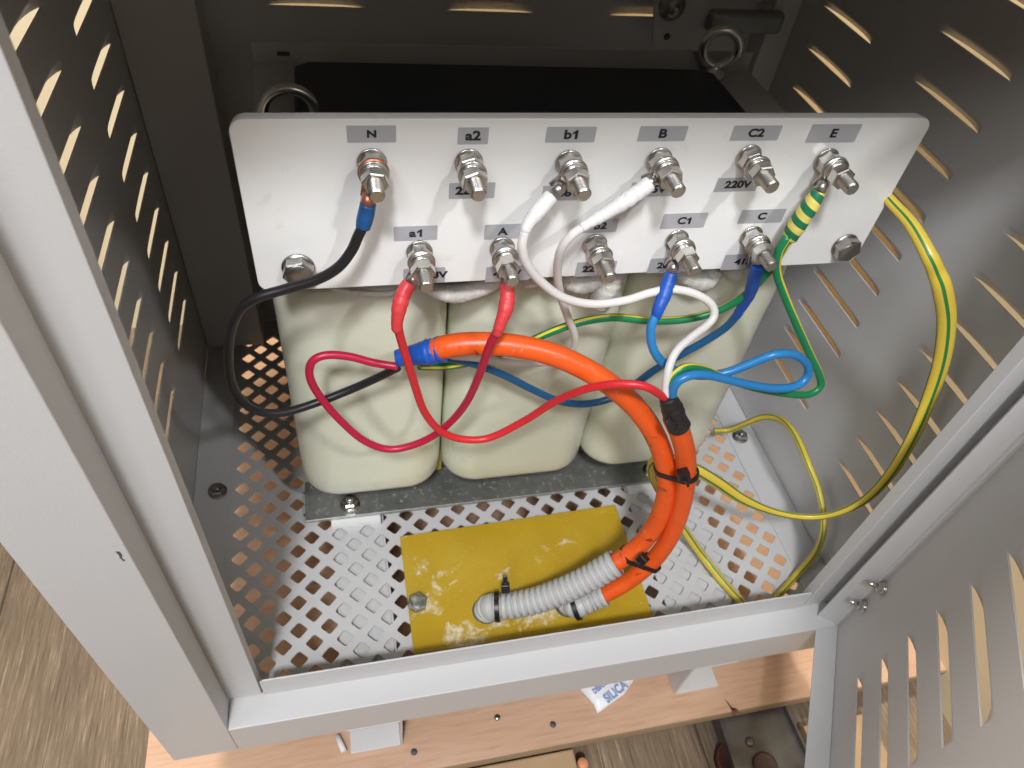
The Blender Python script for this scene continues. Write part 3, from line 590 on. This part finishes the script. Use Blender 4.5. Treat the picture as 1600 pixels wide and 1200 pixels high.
# door, hinged at the right post, standing open towards the camera
DD = Vector((-0.534, -0.846, 0)).normalized(); DN = Vector((-0.846, 0.534, 0)).normalized(); D0 = Vector((0.4266, 0.2131, 0))
def DP(s, v, f): return D0 + DD * s + DN * (-f) + Vector((0, 0, v))
DZ0, DZ1, DW = -0.6205, 0.015, 0.500
door = obj('door', louvred(DP, 0.0, DW, DZ0, DZ1, [0.069, 0.205, 0.335], [-0.5755 + 0.0413 * k for k in range(14)], 0.0995, 1, 0.0105, 0.0140), M['paint'], CB); solid(door, 0.0012)
door['label'] = 'open louvred cabinet door swung towards the viewer'
def dbox(s0, s1, f0, f1, z0, z1):
    vs = [DP(s, z, f) for z in (z0, z1) for f in (f0, f1) for s in (s0, s1)]
    return MB().add(vs, [(0, 1, 3, 2), (4, 6, 7, 5), (0, 4, 5, 1), (2, 3, 7, 6), (0, 2, 6, 4), (1, 5, 7, 3)])
obj('door_flange', dbox(0.0012, DW, -0.0205, -0.0008, DZ0, DZ0 + 0.0014), M['paint'], door, bevel=0.0004)
obj('door_flange', dbox(0.0, 0.0014, -0.0215, -0.0008, DZ0 + 0.0016, DZ1), M['paint'], door, bevel=0.0004)
obj('door_flange', dbox(DW - 0.0014, DW, -0.0205, -0.0008, DZ0 + 0.0016, DZ1), M['paint'], door, bevel=0.0004)
for q in ((1383, 920), (1352, 948)):
    r = ray(*q); t_ = DN.dot(D0) / DN.dot(r); p = r * t_ + DN * 0.0008
    mb = MB(); mb.lathe(p, DN, [(0, 0.0062), (0.001, 0.0062)], 24); mb.lathe(p, DN, [(0.0011, 0.0055), (0.0022, 0.0052)], 24); mb.hexn(p, DN, 0.0048, 0.0023, 0.0058, 0.4); mb.lathe(p, DN, [(0.005, 0.0024), (0.0125, 0.0024), (0.013, 0.0019)], 16)
    obj('hinge_bolt', mb, M['steel'], door)

# ================================================================== TRANSFORMER
TR = thing('transformer', (0.139, 0.45, -0.632), 'three phase transformer with cream resin coils and black top on the perforated floor', 'transformer')
def coil(xa, xb):
    cx, w = (xa + xb) / 2, (xb - xa) / 2; y0, y1, zb, zt, rc = 0.385, 0.545, -0.5745, -0.328, 0.032
    mb = MB(); seg = 10; loop = []
    yc = (y0 + y1) / 2; hy = (y1 - y0) / 2
    def ring(ins, z):
        P = []; r = rc - ins * 0.4
        for (sx, sy, a0) in ((1, 1, 0), (-1, 1, 90), (-1, -1, 180), (1, -1, 270)):
            for k in range(seg + 1):
                a = math.radians(a0 + 90 * k / seg)
                P.append((cx + sx * (w - ins - r) + r * math.cos(a), yc + sy * (hy - ins - r) + r * math.sin(a), z))
        return P
    levels = [(0.012, zb), (0.005, zb + 0.0015), (0.0015, zb + 0.005), (0, zb + 0.011)] + [(0.00012 * math.sin(i * 1.7 + cx * 30), zb + 0.011 + (zt - zb - 0.02) * i / 14) for i in range(1, 14)] + [(0, zt - 0.009), (0.0015, zt - 0.004), (0.004, zt - 0.001), (0.010, zt)]
    vs = []; [vs.extend(ring(*l)) for l in levels]; n = 4 * (seg + 1); fs = []
    for i in range(len(levels) - 1):
        for k in range(n): k2 = (k + 1) % n; fs.append((i * n + k, i * n + k2, (i + 1) * n + k2, (i + 1) * n + k))
    fs.append(tuple(range(n))[::-1]); fs.append(tuple(range((len(levels) - 1) * n, len(levels) * n)))
    return mb.add(vs, fs, True)
for xa, xb in ((-0.0504, 0.0754), (0.0764, 0.2153), (0.2163, 0.3500)):
    obj('coil', coil(xa, xb), M['resin'], TR)
obj('lower_yoke', MB().box(-0.030, 0.330, 0.4425, 0.498, -0.6224, -0.5760), M['core'], TR)
obj('upper_yoke', MB().box(-0.030, 0.330, 0.425, 0.505, -0.3275, -0.282), M['core'], TR)
for cx in (0.0759, 0.2158): obj('spacer', MB().box(cx - 0.004, cx + 0.004, 0.424, 0.4245, -0.600, -0.560), mat('yellow_spacer', (0.45, 0.38, 0.06), 0.6), TR)
obj('base_bracket', MB().box(-0.0545, 0.345, 0.3955, 0.442, -0.6265, -0.6225), M['bracket'], TR, bevel=0.0008)
obj('base_bracket', MB().box(-0.0545, 0.333, 0.50, 0.545, -0.6265, -0.6225), M['bracket'], TR, bevel=0.0008)
obj('rail_plate', MB().box(0.2755, 0.3530, 0.2400, 0.69, -0.6373, -0.6355), M['paint'], CB)
for x0, x1 in ((-0.0305, 0.0165), (0.276, 0.326)):
    obj('foot_pad', MB().box(x0, x1, 0.3890, 0.56, -0.6314, -0.6268), M['board'], TR)
for x in (-0.0115, 0.307):
    mb = MB(); mb.lathe((x, 0.4085, -0.6224), (0, 0, 1), [(0, 0.0095), (0.0015, 0.0095)], 24); mb.hexn((x, 0.4085, -0.6224), (0, 0, 1), 0.0078, 0.0016, 0.0085, 0.2); mb.lathe((x, 0.4085, -0.6224), (0, 0, 1), [(0.008, 0.0042), (0.013, 0.0042), (0.0135, 0.0035)], 18)
    obj('bolt', mb, M['steel'], TR)
# top clamp angle and black box
obj('top_clamp', MB().box(-0.057, 0.386, 0.43, 0.615, -0.2815, -0.2785).box(-0.057, 0.386, 0.6152, 0.6180, -0.2815, -0.262), M['paint'], TR, bevel=0.0006)
obj('slot', MB().box(-0.038, -0.028, 0.6140, 0.6150, -0.272, -0.269), M['chip_and_hole_shade'], TR)  # dark bar, the slot's inner shade given by colour
bx = MB(); zt = -0.262; P = [(-0.0245, 0.385), (0.330, 0.385), (0.330, 0.560)]
prof = [(-0.0245, 0.385), (0.3285, 0.385), (0.3285, 0.572), (0.318, 0.580), (0.02, 0.584), (-0.014, 0.584), (-0.0245, 0.576)]
obj('core_cover', bx.prism([(x, y, -0.2783) for x, y in prof], (0, 0, 0.0165)), M['black_box'], TR, bevel=0.003, bseg=3)
def eye(base, R, r, nrm):
    n = Vector(nrm).normalized(); mb = MB(); b0 = Vector(base)
    mb.lathe(b0, (0, 0, 1), [(0, 0.011), (0.002, 0.0115), (0.005, 0.0095), (0.0065, 0.007), (0.009, 0.0055), (0.012, 0.005)], 24)
    mb.torus(b0 + Vector((0, 0, 0.008 + R + r * 0.3)), n, R, r, seg=44, sg=16); return mb
EY = mat('zinc_eye_bolt', (0.78, 0.78, 0.77), 0.2, 1.0)
obj('eye_bolt', eye((-0.0269, 0.482, -0.2785), 0.0172, 0.0038, (0.1, -1, 0)), EY, TR)
obj('eye_bolt', eye((0.3440, 0.602, -0.2785), 0.0158, 0.0046, (-0.25, -1, 0)), EY, TR)
obj('eye_bolt', eye((0.3590, 0.455, -0.2785), 0.0165, 0.0038, (0.1, -1, 0)), EY, TR) if False else None
# braided sleeves on the winding leads behind the board
for pp in ([(668, 452, .374, .0042), (690, 456, .371, .0062), (715, 458, .369, .0070), (742, 452, .370, .0066), (770, 440, .374, .006), (790, 425, .378, .005)],
           [(962, 405, .372, .009), (955, 430, .372, .0095), (945, 455, .372, .0095), (936, 473, .374, .0085)],
           [(880, 425, .374, .008), (895, 437, .371, .0085), (915, 440, .371, .0085), (935, 425, .374, .008)],
           [(1055, 410, .375, .008), (1075, 428, .372, .0088), (1100, 436, .371, .009), (1115, 420, .374, .008)],
           [(800, 420, .376, .007), (825, 434, .373, .0075), (848, 425, .376, .007)],
           [(500, 440, .378, .002), (540, 455, .376, .002), (600, 459, .376, .002), (640, 450, .378, .002)],
           [(1135, 400, .378, .008), (1150, 422, .376, .008), (1165, 405, .379, .008)]):
    pts, rr = path(pp, 8); rr = [r * (1 + 0.03 * math.sin(i * 1.9)) for i, r in enumerate(rr)]
    obj('lead_sleeve', MB().tube(pts, rr, 18), M['fabric'], TR)

# ================================================================== TERMINAL BOARD
PY = 0.3484
TB = thing('terminal_board', (0.153, PY, -0.293), 'white terminal board with eleven labelled brass studs bolted across the coils', 'terminal board')
TB['label'] = 'white terminal board with two rows of labelled steel studs above the coils'
def rrect(x0, x1, z0, z1, r, y, seg=7):
    P = []
    for (cx, cz, a0) in ((x1 - r, z1 - r, 0), (x0 + r, z1 - r, 90), (x0 + r, z0 + r, 180), (x1 - r, z0 + r, 270)):
        for k in range(seg + 1): a = math.radians(a0 + 90 * k / seg); P.append((cx + r * math.cos(a), y, cz + r * math.sin(a)))
    return P
bx0, bx1, bz0, bz1 = -0.0490, 0.3530, -0.2940, -0.1853
o = obj('front_sheet', MB().prism(rrect(bx0, bx1, bz0, bz1, 0.0075, PY), (0, 0.0040, 0)), M['board'], TB, bevel=0.0005)
o = obj('back_sheet', MB().prism(rrect(bx0 + .0006, bx1 - .0006, bz0 + .0006, bz1 - .0006, 0.0075, PY + 0.0044), (0, 0.0036, 0)), M['board'], TB, bevel=0.0004)
NY = Vector((0, -1, 0))
def stud(x, z, rot):
    s = Vector((x, PY, z)); j = random.uniform(-0.3, 0.3); L = 0.0335 + random.uniform(-0.0008, 0.0008)
    prof = [(0.0005, 0.0036)]; tt = 0.019
    prof += [(tt, 0.0036)]
    while tt < L - 0.0016: prof += [(tt + 0.0006, 0.0043), (tt + 0.0008, 0.0043), (tt + 0.0014, 0.0034)]; tt += 0.0014
    prof += [(L - 0.0006, 0.0040), (L, 0.0033)]
    st = obj('terminal_stud', MB().lathe(s, NY, prof, 32, False), M['steel'], TB, at=s)
    W = MB().lathe(s, NY, [(0.0001, 0.0077), (0.0012, 0.0079), (0.0016, 0.0074)], 32); obj('washer', W, M['steel'], st)
    obj('nut', MB().hexn(s, NY, 0.0071, 0.0018, 0.0088, rot), M['steel'], st)
    obj('washer', MB().lathe(s, NY, [(0.0125, 0.0077), (0.0134, 0.0079), (0.0138, 0.0076)], 32), M['steel'], st)
    obj('washer', MB().lathe(s, NY, [(0.0140, 0.0066), (0.0155, 0.0068), (0.0157, 0.0062)], 28), M['steel'], st)
    obj('nut', MB().hexn(s, NY, 0.0071, 0.0159, 0.0225, rot + j), M['steel'], st)
    obj('collar', MB().lathe(s, NY, [(0.0089, 0.0060), (0.0124, 0.0062)], 24), M['steel'], st)
    return st
TOP = [(581, 252), (732, 252), (888, 253), (1029, 249), (1169, 244), (1290, 249)]
BOT = [(655, 392), (784, 386), (929, 381), (1057, 374), (1173, 368)]
SP = [onY(x, y, PY) for x, y in TOP + BOT]
for i, p in enumerate(SP): stud(p.x, p.z, 0.2 + i * 0.37)
def label_tape(pxs, body, size=0.0086, cxf=0.5, under=False, shx=0.0):
    """pxs = left, right, top, bottom pixel of the tape"""
    (l, tp), (r, bt) = pxs; a = onY(l, tp, PY); b = onY(r, bt, PY)
    x0, x1, z1, z0 = a.x, b.x, a.z, b.z
    t = obj('label_tape', MB().prism(rrect(x0, x1, z0, z1, 0.0006, PY - 0.00005, 2), (0, -0.00018, 0)), M['tape'], TB)
    text('lettering', body, size * (0.80 if 'V' in body else 0.74), M['ink'], t, (x0 + (x1 - x0) * cxf, PY - 0.0004, (z0 + z1) / 2), (1, 0, 0), (0, 0, 1), 0.00022, 0.0, 1.24)
for q, s, sz in [(((541, 196), (619, 222)), 'N', .0072), (((716, 199), (762, 225)), 'a2', .0098), (((855, 198), (928, 222)), 'b1', .0098), (((1001, 197), (1069, 220)), 'B', .0098),
              (((1148, 196), (1214, 219)), 'C2', .0092), (((1270, 194), (1334, 222)), 'E', .0100),
              (((615, 354), (683, 374)), 'a1', .0098), (((758, 351), (812, 372)), 'A', .0092), (((913, 343), (962, 362)), 'b2', .0092), (((1038, 334), (1099, 355)), 'C1', .0092), (((1160, 328), (1220, 347)), 'C', .0092)]:
    label_tape(q, s, sz)
for q, s, cf in [(((702, 286), (772, 309)), '220V', .47), (((849, 290), (916, 312)), '208V', .5), (((988, 285), (1050, 306)), '415V', .5), (((1122, 278), (1180, 298)), '220V', .52),
              (((630, 420), (695, 440)), '208V', .70), (((760, 417), (826, 437)), '415V', .48), (((902, 410), (959, 429)), '220V', .48), (((1017, 404), (1085, 423)), '208V', .42), (((1134, 398), (1202, 418)), '415V', .47)]:
    label_tape(q, s, .0084, cf)
for (x, y, rt) in ((466, 417, 0.45), (1319, 383, 0.1)):
    p = onY(x, y, PY); mb = MB(); mb.lathe(p, NY, [(0.0001, 0.0094), (0.0012, 0.0094)], 32); mb.hexn(p, NY, 0.0092, 0.0013, 0.0080, rt); mb.lathe(p, NY, [(0.0079, 0.0072), (0.0084, 0.0066)], 28)
    obj('corner_bolt', mb, M['steel_dark'], TB)
for x in (-0.020, 0.322): obj('mounting_arm', MB().box(x - 0.009, x + 0.009, PY + 0.0082, PY + 0.0112, -0.2815, -0.25), M['zinc'], TB)

# ================================================================== CABLES AND WIRES
def wire(name, label, cat, pp, r, m, flat=1.0, twist=0.0, phase=0.0, group=None, n=9, seg=14):
    pts, rr = path([p if len(p) == 4 else (*p, r) for p in pp], n)
    o = obj(name, MB().tube(pts, rr, seg, flat, twist, phase=phase), m, at=pts[0]); tag(o, label, cat, group); return o
def inside(pp):
    '''keep a wire clear of the right wall and the floor pan'''
    out = []
    for p in pp:
        q = onY(p[0], p[1], p[2]); k = min(1, 0.445 / max(q.x, 1e-6), 0.6262 / max(-q.z, 1e-6)); out.append((p[0], p[1], p[2] * k, p[3]))
    return out
def sleeve(name, parent, pp, m, n=7, twist=0, lump=0.0, seg=16):
    pts, rr = path(pp, n)
    if lump: rr = [r * (1 + lump * math.sin(i * 1.3) * math.sin(i * 0.7 + 1) + lump * 0.8 * ((i % 4) / 3.0 - 0.5)) for i, r in enumerate(rr)]
    return obj(name, MB().tube(pts, rr, seg, twist=twist), m, parent)
def lug(parent, stud_i, to, m=None):
    """flat ring tongue clamped between the washers, then a barrel towards the sleeve"""
    s = SP[stud_i]; y = PY - 0.0112; c = Vector((s.x, y, s.z)); e = Vector(to) - c; e.y = 0; e.normalize(); w = Vector((-e.z, 0, e.x))
    mb = MB(); mb.lathe(c + NY * -0.0008, NY, [(0, 0.0082), (0.0013, 0.0082)], 28)
    mb.prism([c - w * 0.0052, c + e * 0.014 - w * 0.0040, c + e * 0.014 + w * 0.0040, c + w * 0.0052], (0, -0.0012, 0))
    to = Vector(to); mb.tube([c + e * 0.011, c.lerp(to, 0.75), to], [0.0036, 0.0038, 0.0038], 14)
    return obj('lug', mb, m or M['lug'], parent)

G = 'single wires hanging in front of the coils'
# N : black
w = wire('black_wire', 'black wire from the N stud looping past the left side of the first coil', 'wire',
    [(568, 352, .330), (560, 368, .329), (549, 392, .328), (528, 418, .327), (495, 437, .328), (445, 452, .330), (400, 466, .330), (373, 487, .331), (360, 520, .333), (357, 560, .336), (361, 595, .338), (376, 624, .340), (402, 642, .342), (440, 645, .345), (490, 631, .352), (545, 610, .355), (590, 590, .352), (622, 574, .348)], .0030, M['black_wire'])
p = onY(573, 325, .332); lug(w, 0, p, M['lug_cu']); sleeve('crimp_sleeve', w, [(575, 318, .332, .0042), (573, 330, .332, .0045), (570, 343, .331, .0045), (567, 356, .330, .0040)], M['blue_sleeve'])
# A : crimson
w = wire('crimson_wire', 'crimson wire from stud A crossing the orange cable and looping left over the first coil', 'wire',
    [(778, 515, .314), (765, 540, .316), (748, 588, .322), (728, 630, .330), (700, 663, .336), (662, 689, .340), (612, 702, .342), (570, 689, .343), (530, 655, .345), (499, 618, .347), (484, 588, .348), (488, 565, .349), (510, 555, .350), (545, 557, .351), (585, 567, .350), (622, 573, .347)], .0028, M['crimson'], group=G)
lug(w, 7, onY(790, 443, .330)); sleeve('tape_sleeve', w, [(791, 440, .331, .0042), (793, 460, .326, .0046), (790, 483, .320, .0046), (781, 508, .315, .0036), (776, 524, .313, .0030)], M['red_tape'], lump=.05)
# a1 : red
w = wire('red_wire', 'red wire from stud a1 dipping across two coils to the black taped cable end', 'wire',
    [(621, 500, .322), (625, 525, .323), (637, 565, .325), (650, 608, .328), (664, 645, .330), (688, 673, .331), (722, 686, .331), (765, 684, .330), (820, 657, .325), (868, 627, .315), (915, 608, .302), (965, 600, .290), (1008, 604, .284), (1040, 622, .284)], .0028, M['red'], group=G)
lug(w, 6, onY(643, 443, .334)); sleeve('tape_sleeve', w, [(640, 442, .334, .0042), (630, 460, .330, .0048), (623, 485, .325, .0044), (620, 510, .322, .0034), (622, 516, .322, .0030)], M['red_tape'], lump=.05)
# b1 : white
w = wire('white_wire', 'white wire from stud b1 swinging right and back to the black taped cable end', 'wire',
    [(820, 362, .320), (816, 385, .318), (823, 412, .318), (845, 440, .320), (880, 465, .322), (925, 475, .325), (975, 470, .327), (1015, 458, .327), (1050, 452, .326), (1085, 459, .325), (1110, 474, .322), (1116, 492, .318), (1105, 508, .314), (1080, 527, .308), (1056, 550, .300), (1044, 580, .292), (1039, 622, .284)], .0028, M['white_wire'], group=G)
lug(w, 2, onY(866, 303, .331)); sleeve('tape_sleeve', w, [(862, 306, .331, .0042), (848, 322, .328, .0046), (834, 338, .324, .0042), (823, 354, .321, .0034), (819, 368, .320, .0029)], M['white_tape'], lump=.06)
# B : white
w = wire('white_wire', 'white wire from stud B dropping behind the orange cable to the blue taped end', 'wire',
    [(915, 352, .326), (893, 368, .324), (876, 392, .326), (871, 425, .334), (876, 462, .342), (887, 495, .348), (897, 520, .352), (897, 540, .356), (882, 558, .359), (850, 567, .360), (805, 567, .358), (750, 560, .356), (700, 556, .352), (640, 553, .349)], .0027, M['white_wire'], group=G)
lug(w, 3, onY(1010, 290, .332)); sleeve('tape_sleeve', w, [(1016, 286, .332, .0044), (995, 302, .330, .0048), (968, 320, .328, .0044), (940, 337, .327, .0038), (918, 350, .326, .0033), (908, 356, .325, .0028)], M['white_tape'], lump=.08)
# C1 : blue
w = wire('blue_wire', 'bright blue wire from stud C1 with a wide loop to the right of the coils', 'wire',
    [(1026, 490, .318), (1017, 512, .314), (1019, 540, .310), (1032, 563, .306), (1058, 580, .302), (1095, 587, .300), (1135, 582, .298), (1175, 567, .296), (1210, 554, .294), (1240, 554, .294), (1260, 568, .294), (1262, 586, .293), (1246, 602, .290), (1212, 607, .288), (1165, 600, .287), (1120, 589, .286), (1090, 585, .285), (1065, 592, .284), (1053, 605, .284), (1050, 624, .284)], .0030, M['blue'])
lug(w, 9, onY(1048, 425, .332)); sleeve('tape_sleeve', w, [(1050, 426, .332, .0040), (1043, 445, .328, .0047), (1036, 465, .323, .0047), (1029, 482, .319, .0040), (1024, 498, .317, .0032)], M['blue_tape'], lump=.04)
# C : dark blue
w = wire('dark_blue_wire', 'dark blue wire from stud C passing behind the orange cable to the blue taped end', 'wire',
    [(1152, 492, .345), (1132, 513, .348), (1098, 535, .352), (1060, 556, .355), (1020, 580, .357), (990, 602, .358), (955, 622, .359), (915, 631, .360), (875, 627, .361), (835, 610, .361), (785, 585, .360), (735, 567, .356), (680, 556, .350), (640, 553, .347)], .0030, M['navy'])
lug(w, 10, onY(1184, 412, .332)); sleeve('tape_sleeve', w, [(1185, 412, .332, .0044), (1179, 435, .335, .0048), (1170, 462, .340, .0040), (1156, 485, .344, .0034), (1150, 495, .345, .0031)], M['blue_tape'], lump=.04)
# E : two green and yellow wires under one taped sleeve
w = wire('green_yellow_wire', 'green and yellow wire from stud E running left to the blue taped cable end', 'wire',
    [(1234, 372, .331), (1218, 398, .332), (1196, 430, .336), (1162, 463, .342), (1120, 486, .346), (1070, 499, .348), (1015, 501, .350), (960, 496, .351), (908, 503, .353), (860, 519, .356), (815, 539, .360), (760, 560, .362), (700, 572, .357), (655, 572, .351)], .0029, M['gy'], twist=1.2, phase=0.12, group='green and yellow earth wires')
lug(w, 5, onY(1279, 299, .332)); sleeve('tape_sleeve', w, [(1280, 298, .332, .0040), (1270, 315, .331, .0052), (1256, 335, .331, .0058), (1242, 357, .331, .0058), (1233, 372, .331, .0050)], M['gy_tape'], lump=.03, n=8)
wire('green_yellow_wire', 'green and yellow wire from stud E curving down the right side behind the blue loop', 'wire',
    [(1230, 370, .328), (1216, 395, .327), (1214, 425, .326), (1226, 462, .322), (1244, 505, .316), (1264, 550, .310), (1280, 585, .305), (1281, 604, .302), (1262, 616, .300), (1230, 615, .299), (1180, 606, .298), (1130, 590, .296), (1098, 577, .294), (1072, 574, .292), (1053, 586, .290), (1046, 604, .287), (1047, 624, .285)], .0029, M['gy'], twist=0.8, phase=0.15, group='green and yellow earth wires')
# broad earth wire
w = wire('earth_wire', 'broad yellow and green earth wire sweeping down the right side over the louvres', 'wire',
    inside([(1370, 290, .36, .0036), (1395, 318, .345, .0038), (1425, 352, .325, .0043), (1452, 400, .305, .0050), (1463, 425, .300, .0055), (1472, 450, .295, .0062), (1479, 500, .290, .0062), (1472, 560, .284, .0060), (1453, 620, .278, .0056), (1425, 685, .268, .0050), (1390, 742, .264, .0046), (1350, 782, .266, .0042), (1305, 803, .272, .0038), (1260, 808, .280, .0038), (1210, 800, .288, .0040), (1160, 780, .296, .0055), (1115, 750, .306, .0062), (1080, 730, .315, .0060), (1045, 717, .330, .0054), (1022, 722, .340, .0050), (1019, 742, .345, .0050), (1032, 770, .340, .0050), (1058, 812, .325, .0055), (1092, 862, .305, .0058), (1130, 910, .285, .0058), (1165, 948, .268, .0056), (1185, 965, .262, .0048), (1200, 955, .262, .0048), (1215, 932, .268, .0048), (1245, 898, .272, .0052), (1276, 860, .277, .0046), (1287, 820, .285, .0042), (1280, 770, .310, .0042), (1262, 722, .335, .0046), (1243, 680, .365, .0048), (1222, 657, .390, .0046), (1195, 652, .408, .0042), (1165, 662, .420, .0038), (1140, 672, .428, .0036), (1115, 673, .432, .0036)]), .004, M['gy_band'], flat=0.72, twist=0.0, phase=0.02, seg=24)
# orange cables (one in front of the other)
CBL = wire('orange_cable', 'thick orange cable from the blue taped end arching down into the upper grey conduit', 'cable',
    [(680, 547, .341), (700, 541, .339), (740, 537, .336), (800, 540, .331), (860, 553, .325), (915, 577, .318), (965, 610, .309), (1003, 648, .301), (1028, 690, .294), (1041, 735, .288), (1040, 778, .283), (1024, 820, .280), (998, 853, .2775), (964, 878, .2749), (943, 892, .2735), (925, 902, .2726)], .0079, M['orange'], seg=24)
sleeve('tape_sleeve', CBL, [(617, 560, .348, .0050), (624, 559, .348, .0062), (640, 556, .346, .0066), (655, 553, .344, .0078), (672, 550, .342, .0088), (684, 547, .341, .0088), (691, 545, .340, .0089)], M['blue_tape'], lump=.05, n=6)
CBL2 = wire('orange_cable', 'orange cable with black taped end running down into the lower grey conduit', 'cable',
    [(1052, 652, .284), (1063, 678, .282), (1071, 712, .280), (1071, 755, .277), (1062, 800, .275), (1045, 842, .273), (1018, 878, .272), (984, 906, .271), (950, 926, .270), (925, 937, .270), (900, 945, .271)], .0076, M['orange'], seg=24)
sleeve('tape_sleeve', CBL2, [(1043, 620, .284, .0050), (1046, 628, .284, .0066), (1051, 640, .283, .0074), (1056, 655, .281, .0077), (1062, 668, .279, .0077)], M['black_tape'], lump=.06, n=6)
pts, rr = path([(1042, 655, .2755, .003), (1048, 662, .274, .004), (1054, 668, .273, .0035), (1052, 672, .273, .002)], 5); obj('tape_end', MB().tube(pts, rr, 10, 0.4), M['black_tape'], CBL2)
# corrugated conduits
def conduit(label, pp, R, pitch=0.0059):
    pts = [Vector(a) for a in cr([tuple(p) for p in pp], 20)]; L = [0]
    for i in range(1, len(pts)): L.append(L[-1] + (pts[i] - pts[i - 1]).length)
    step = pitch / 12; n = int(L[-1] / step); P = []; RR = []; j = 0
    prof = [0, 0.05, 0.8, 0.97, 1, 1, 1, 1, 1, 0.97, 0.8, 0.05]
    for k in range(n + 1):
        d = k * step
        while j < len(L) - 2 and L[j + 1] < d: j += 1
        f = (d - L[j]) / max(L[j + 1] - L[j], 1e-9); P.append(pts[j].lerp(pts[j + 1], f)); RR.append(R - 0.0028 + 0.0028 * prof[k % 12])
    # turn back inside to make a wall with a real opening
    P2 = P + P[::-1][:60]; RR2 = RR + [R - 0.0022] * 60
    mb = MB(); mb.tube(P, RR, 26, caps=False)
    mb.tube([P[-1 - q] for q in range(0, 41, 4)], [RR[-1]] + [R - 0.0030] * 10, 26, caps=False)
    o = obj('conduit', mb, M['conduit'], at=P[0]); tag(o, label, 'conduit'); return o
V3 = Vector
conduit('long grey corrugated conduit rising from the left hole of the yellow plate', [V3((.1025, .2815, -.634)), V3((.1035, .2812, -.622)), onZ(772, 948, -.6130), onZ(800, 946, -.6085), onZ(838, 938, -.600), onZ(877, 924, -.588), onZ(920, 904, -.573), onZ(964, 878, -.555)], .0120)
q0 = onZ(884, 952, -.634)
conduit('short grey corrugated conduit half hidden beside the longer one on the yellow plate', [q0, q0 + V3((.002, 0, .012)), onZ(902, 947, -.614), onY(925, 937, .2695), onY(946, 928, .2698)], .0108)
# cable ties
def tie(label, ca, cb, nrm, r, headpx, headY, loc=None):
    """strap round one or two round bodies with centres ca, cb"""
    n = Vector(nrm).normalized(); c = (ca + cb) / 2; u = cb - ca; u = u - n * u.dot(n); half = u.length / 2
    u = u.normalized() if half > 1e-5 else n.cross(Vector((0, 0, 1))).normalized()
    v = n.cross(u); R1, R2 = half + r, r
    seg = 48; mb = MB(); vs = []; fs = []; w = 0.0022; t = 0.0014
    for i in range(seg):
        a = 2 * math.pi * i / seg
        for (dr, dn) in ((0, -w), (t, -w), (t, w), (0, w)):
            e = u * (half * (1 if math.cos(a) > 1e-6 else -1 if math.cos(a) < -1e-6 else 0) + (R2 + dr) * math.cos(a)) + v * (R2 + dr) * math.sin(a)
            vs.append(c + e + n * dn)
    for i in range(seg):
        j = (i + 1) % seg
        for k in range(4): fs.append((i * 4 + k, j * 4 + k, j * 4 + (k + 1) % 4, i * 4 + (k + 1) % 4))
    mb.add(vs, fs); st = obj('cable_tie', mb, M['tie'], at=c, bevel=0.0003)
    h = onY(*headpx, headY); hb = MB(); e1 = (h - c); e1 = (e1 - n * e1.dot(n)).normalized(); e2 = n.cross(e1)
    pts = [h - e1 * .004 - e2 * .0042 - n * .0036, h - e1 * .004 + e2 * .0042 - n * .0036, h - e1 * .004 + e2 * .0042 + n * .0036, h - e1 * .004 - e2 * .0042 + n * .0036]
    hb.prism(pts, e1 * .0075); hb.prism([p + e1 * 0.002 for p in [h - e2 * .001 - n * .002, h + e2 * .001 - n * .002, h + e2 * .001 + n * .002, h - e2 * .001 + n * .002]], e1 * .009)
    obj('tie_head', hb, M['tie'], st, bevel=0.0006)
    tag(st, label, 'cable tie', 'black cable ties'); return st
tan = (onY(1042, 760, .2845) - onY(1036, 705, .292)).normalized()
tie('black cable tie round both orange cables just below the black taped end', onY(1041, 735, .288), onY(1072, 735, .2785), tan, .0081, (1068, 742), .266)
tan = (onY(985, 862, .2765) - onY(1015, 835, .2785)).normalized()
tie('black cable tie round both orange cables just above the grey conduit', onY(990, 860, .277), onY(1010, 886, .2717), tan, .0081, (1004, 874), .260)
tan = (onZ(800, 947, -.612) - onZ(772, 948, -.6145)).normalized()
tie('black cable tie round the grey conduit near the yellow plate hole', onZ(777, 948, -.6122), onZ(777, 948, -.6122), tan, .0122, (790, 918), .287)
tan = (onZ(925, 940, -.607) - onZ(900, 948, -.614)).normalized()
tie('black cable tie at the base of the short grey conduit', onZ(900, 948, -.614), onZ(900, 948, -.614), tan, .0110, (905, 925), .283)

# yellow gland plate on the perforated floor
YP = thing('yellow_plate', (0.146, 0.31, -0.632), 'yellow laminate plate smeared with white powder on the perforated floor', 'plate')
P = [(0.0334, 0.2520), (0.2554, 0.2520), (0.2562, 0.3751), (0.0332, 0.3690)]
obj('sheet', MB().prism([(x, y, -0.6305) for x, y in P], (0, 0, 0.0040)), M['yellow'], YP, bevel=0.0004)
p = onZ(652, 944, -0.6264); mb = MB(); mb.hexn(p, (0, 0, 1), 0.0092, 0.0001, 0.0065, 0.5); mb.lathe(p, (0, 0, 1), [(0.0064, 0.0070), (0.0068, 0.0064)], 24)
obj('hex_bolt', mb, M['zinc'], YP)
mb = MB(); p = Vector((.1025, .2815, 0))
obj('cable_hole', MB().lathe((p.x, p.y, -0.6264), (0, 0, 1), [(0, 0.0128), (0.0003, 0.0128)], 32), M['chip_and_hole_shade'], YP)  # flat dark disc; shade down the hole is in its colour
p = q0
obj('cable_hole', MB().lathe((p.x, p.y, -0.6264), (0, 0, 1), [(0, 0.0115), (0.0003, 0.0115)], 32), M['chip_and_hole_shade'], YP)  # second dark disc, hole shade painted the same way
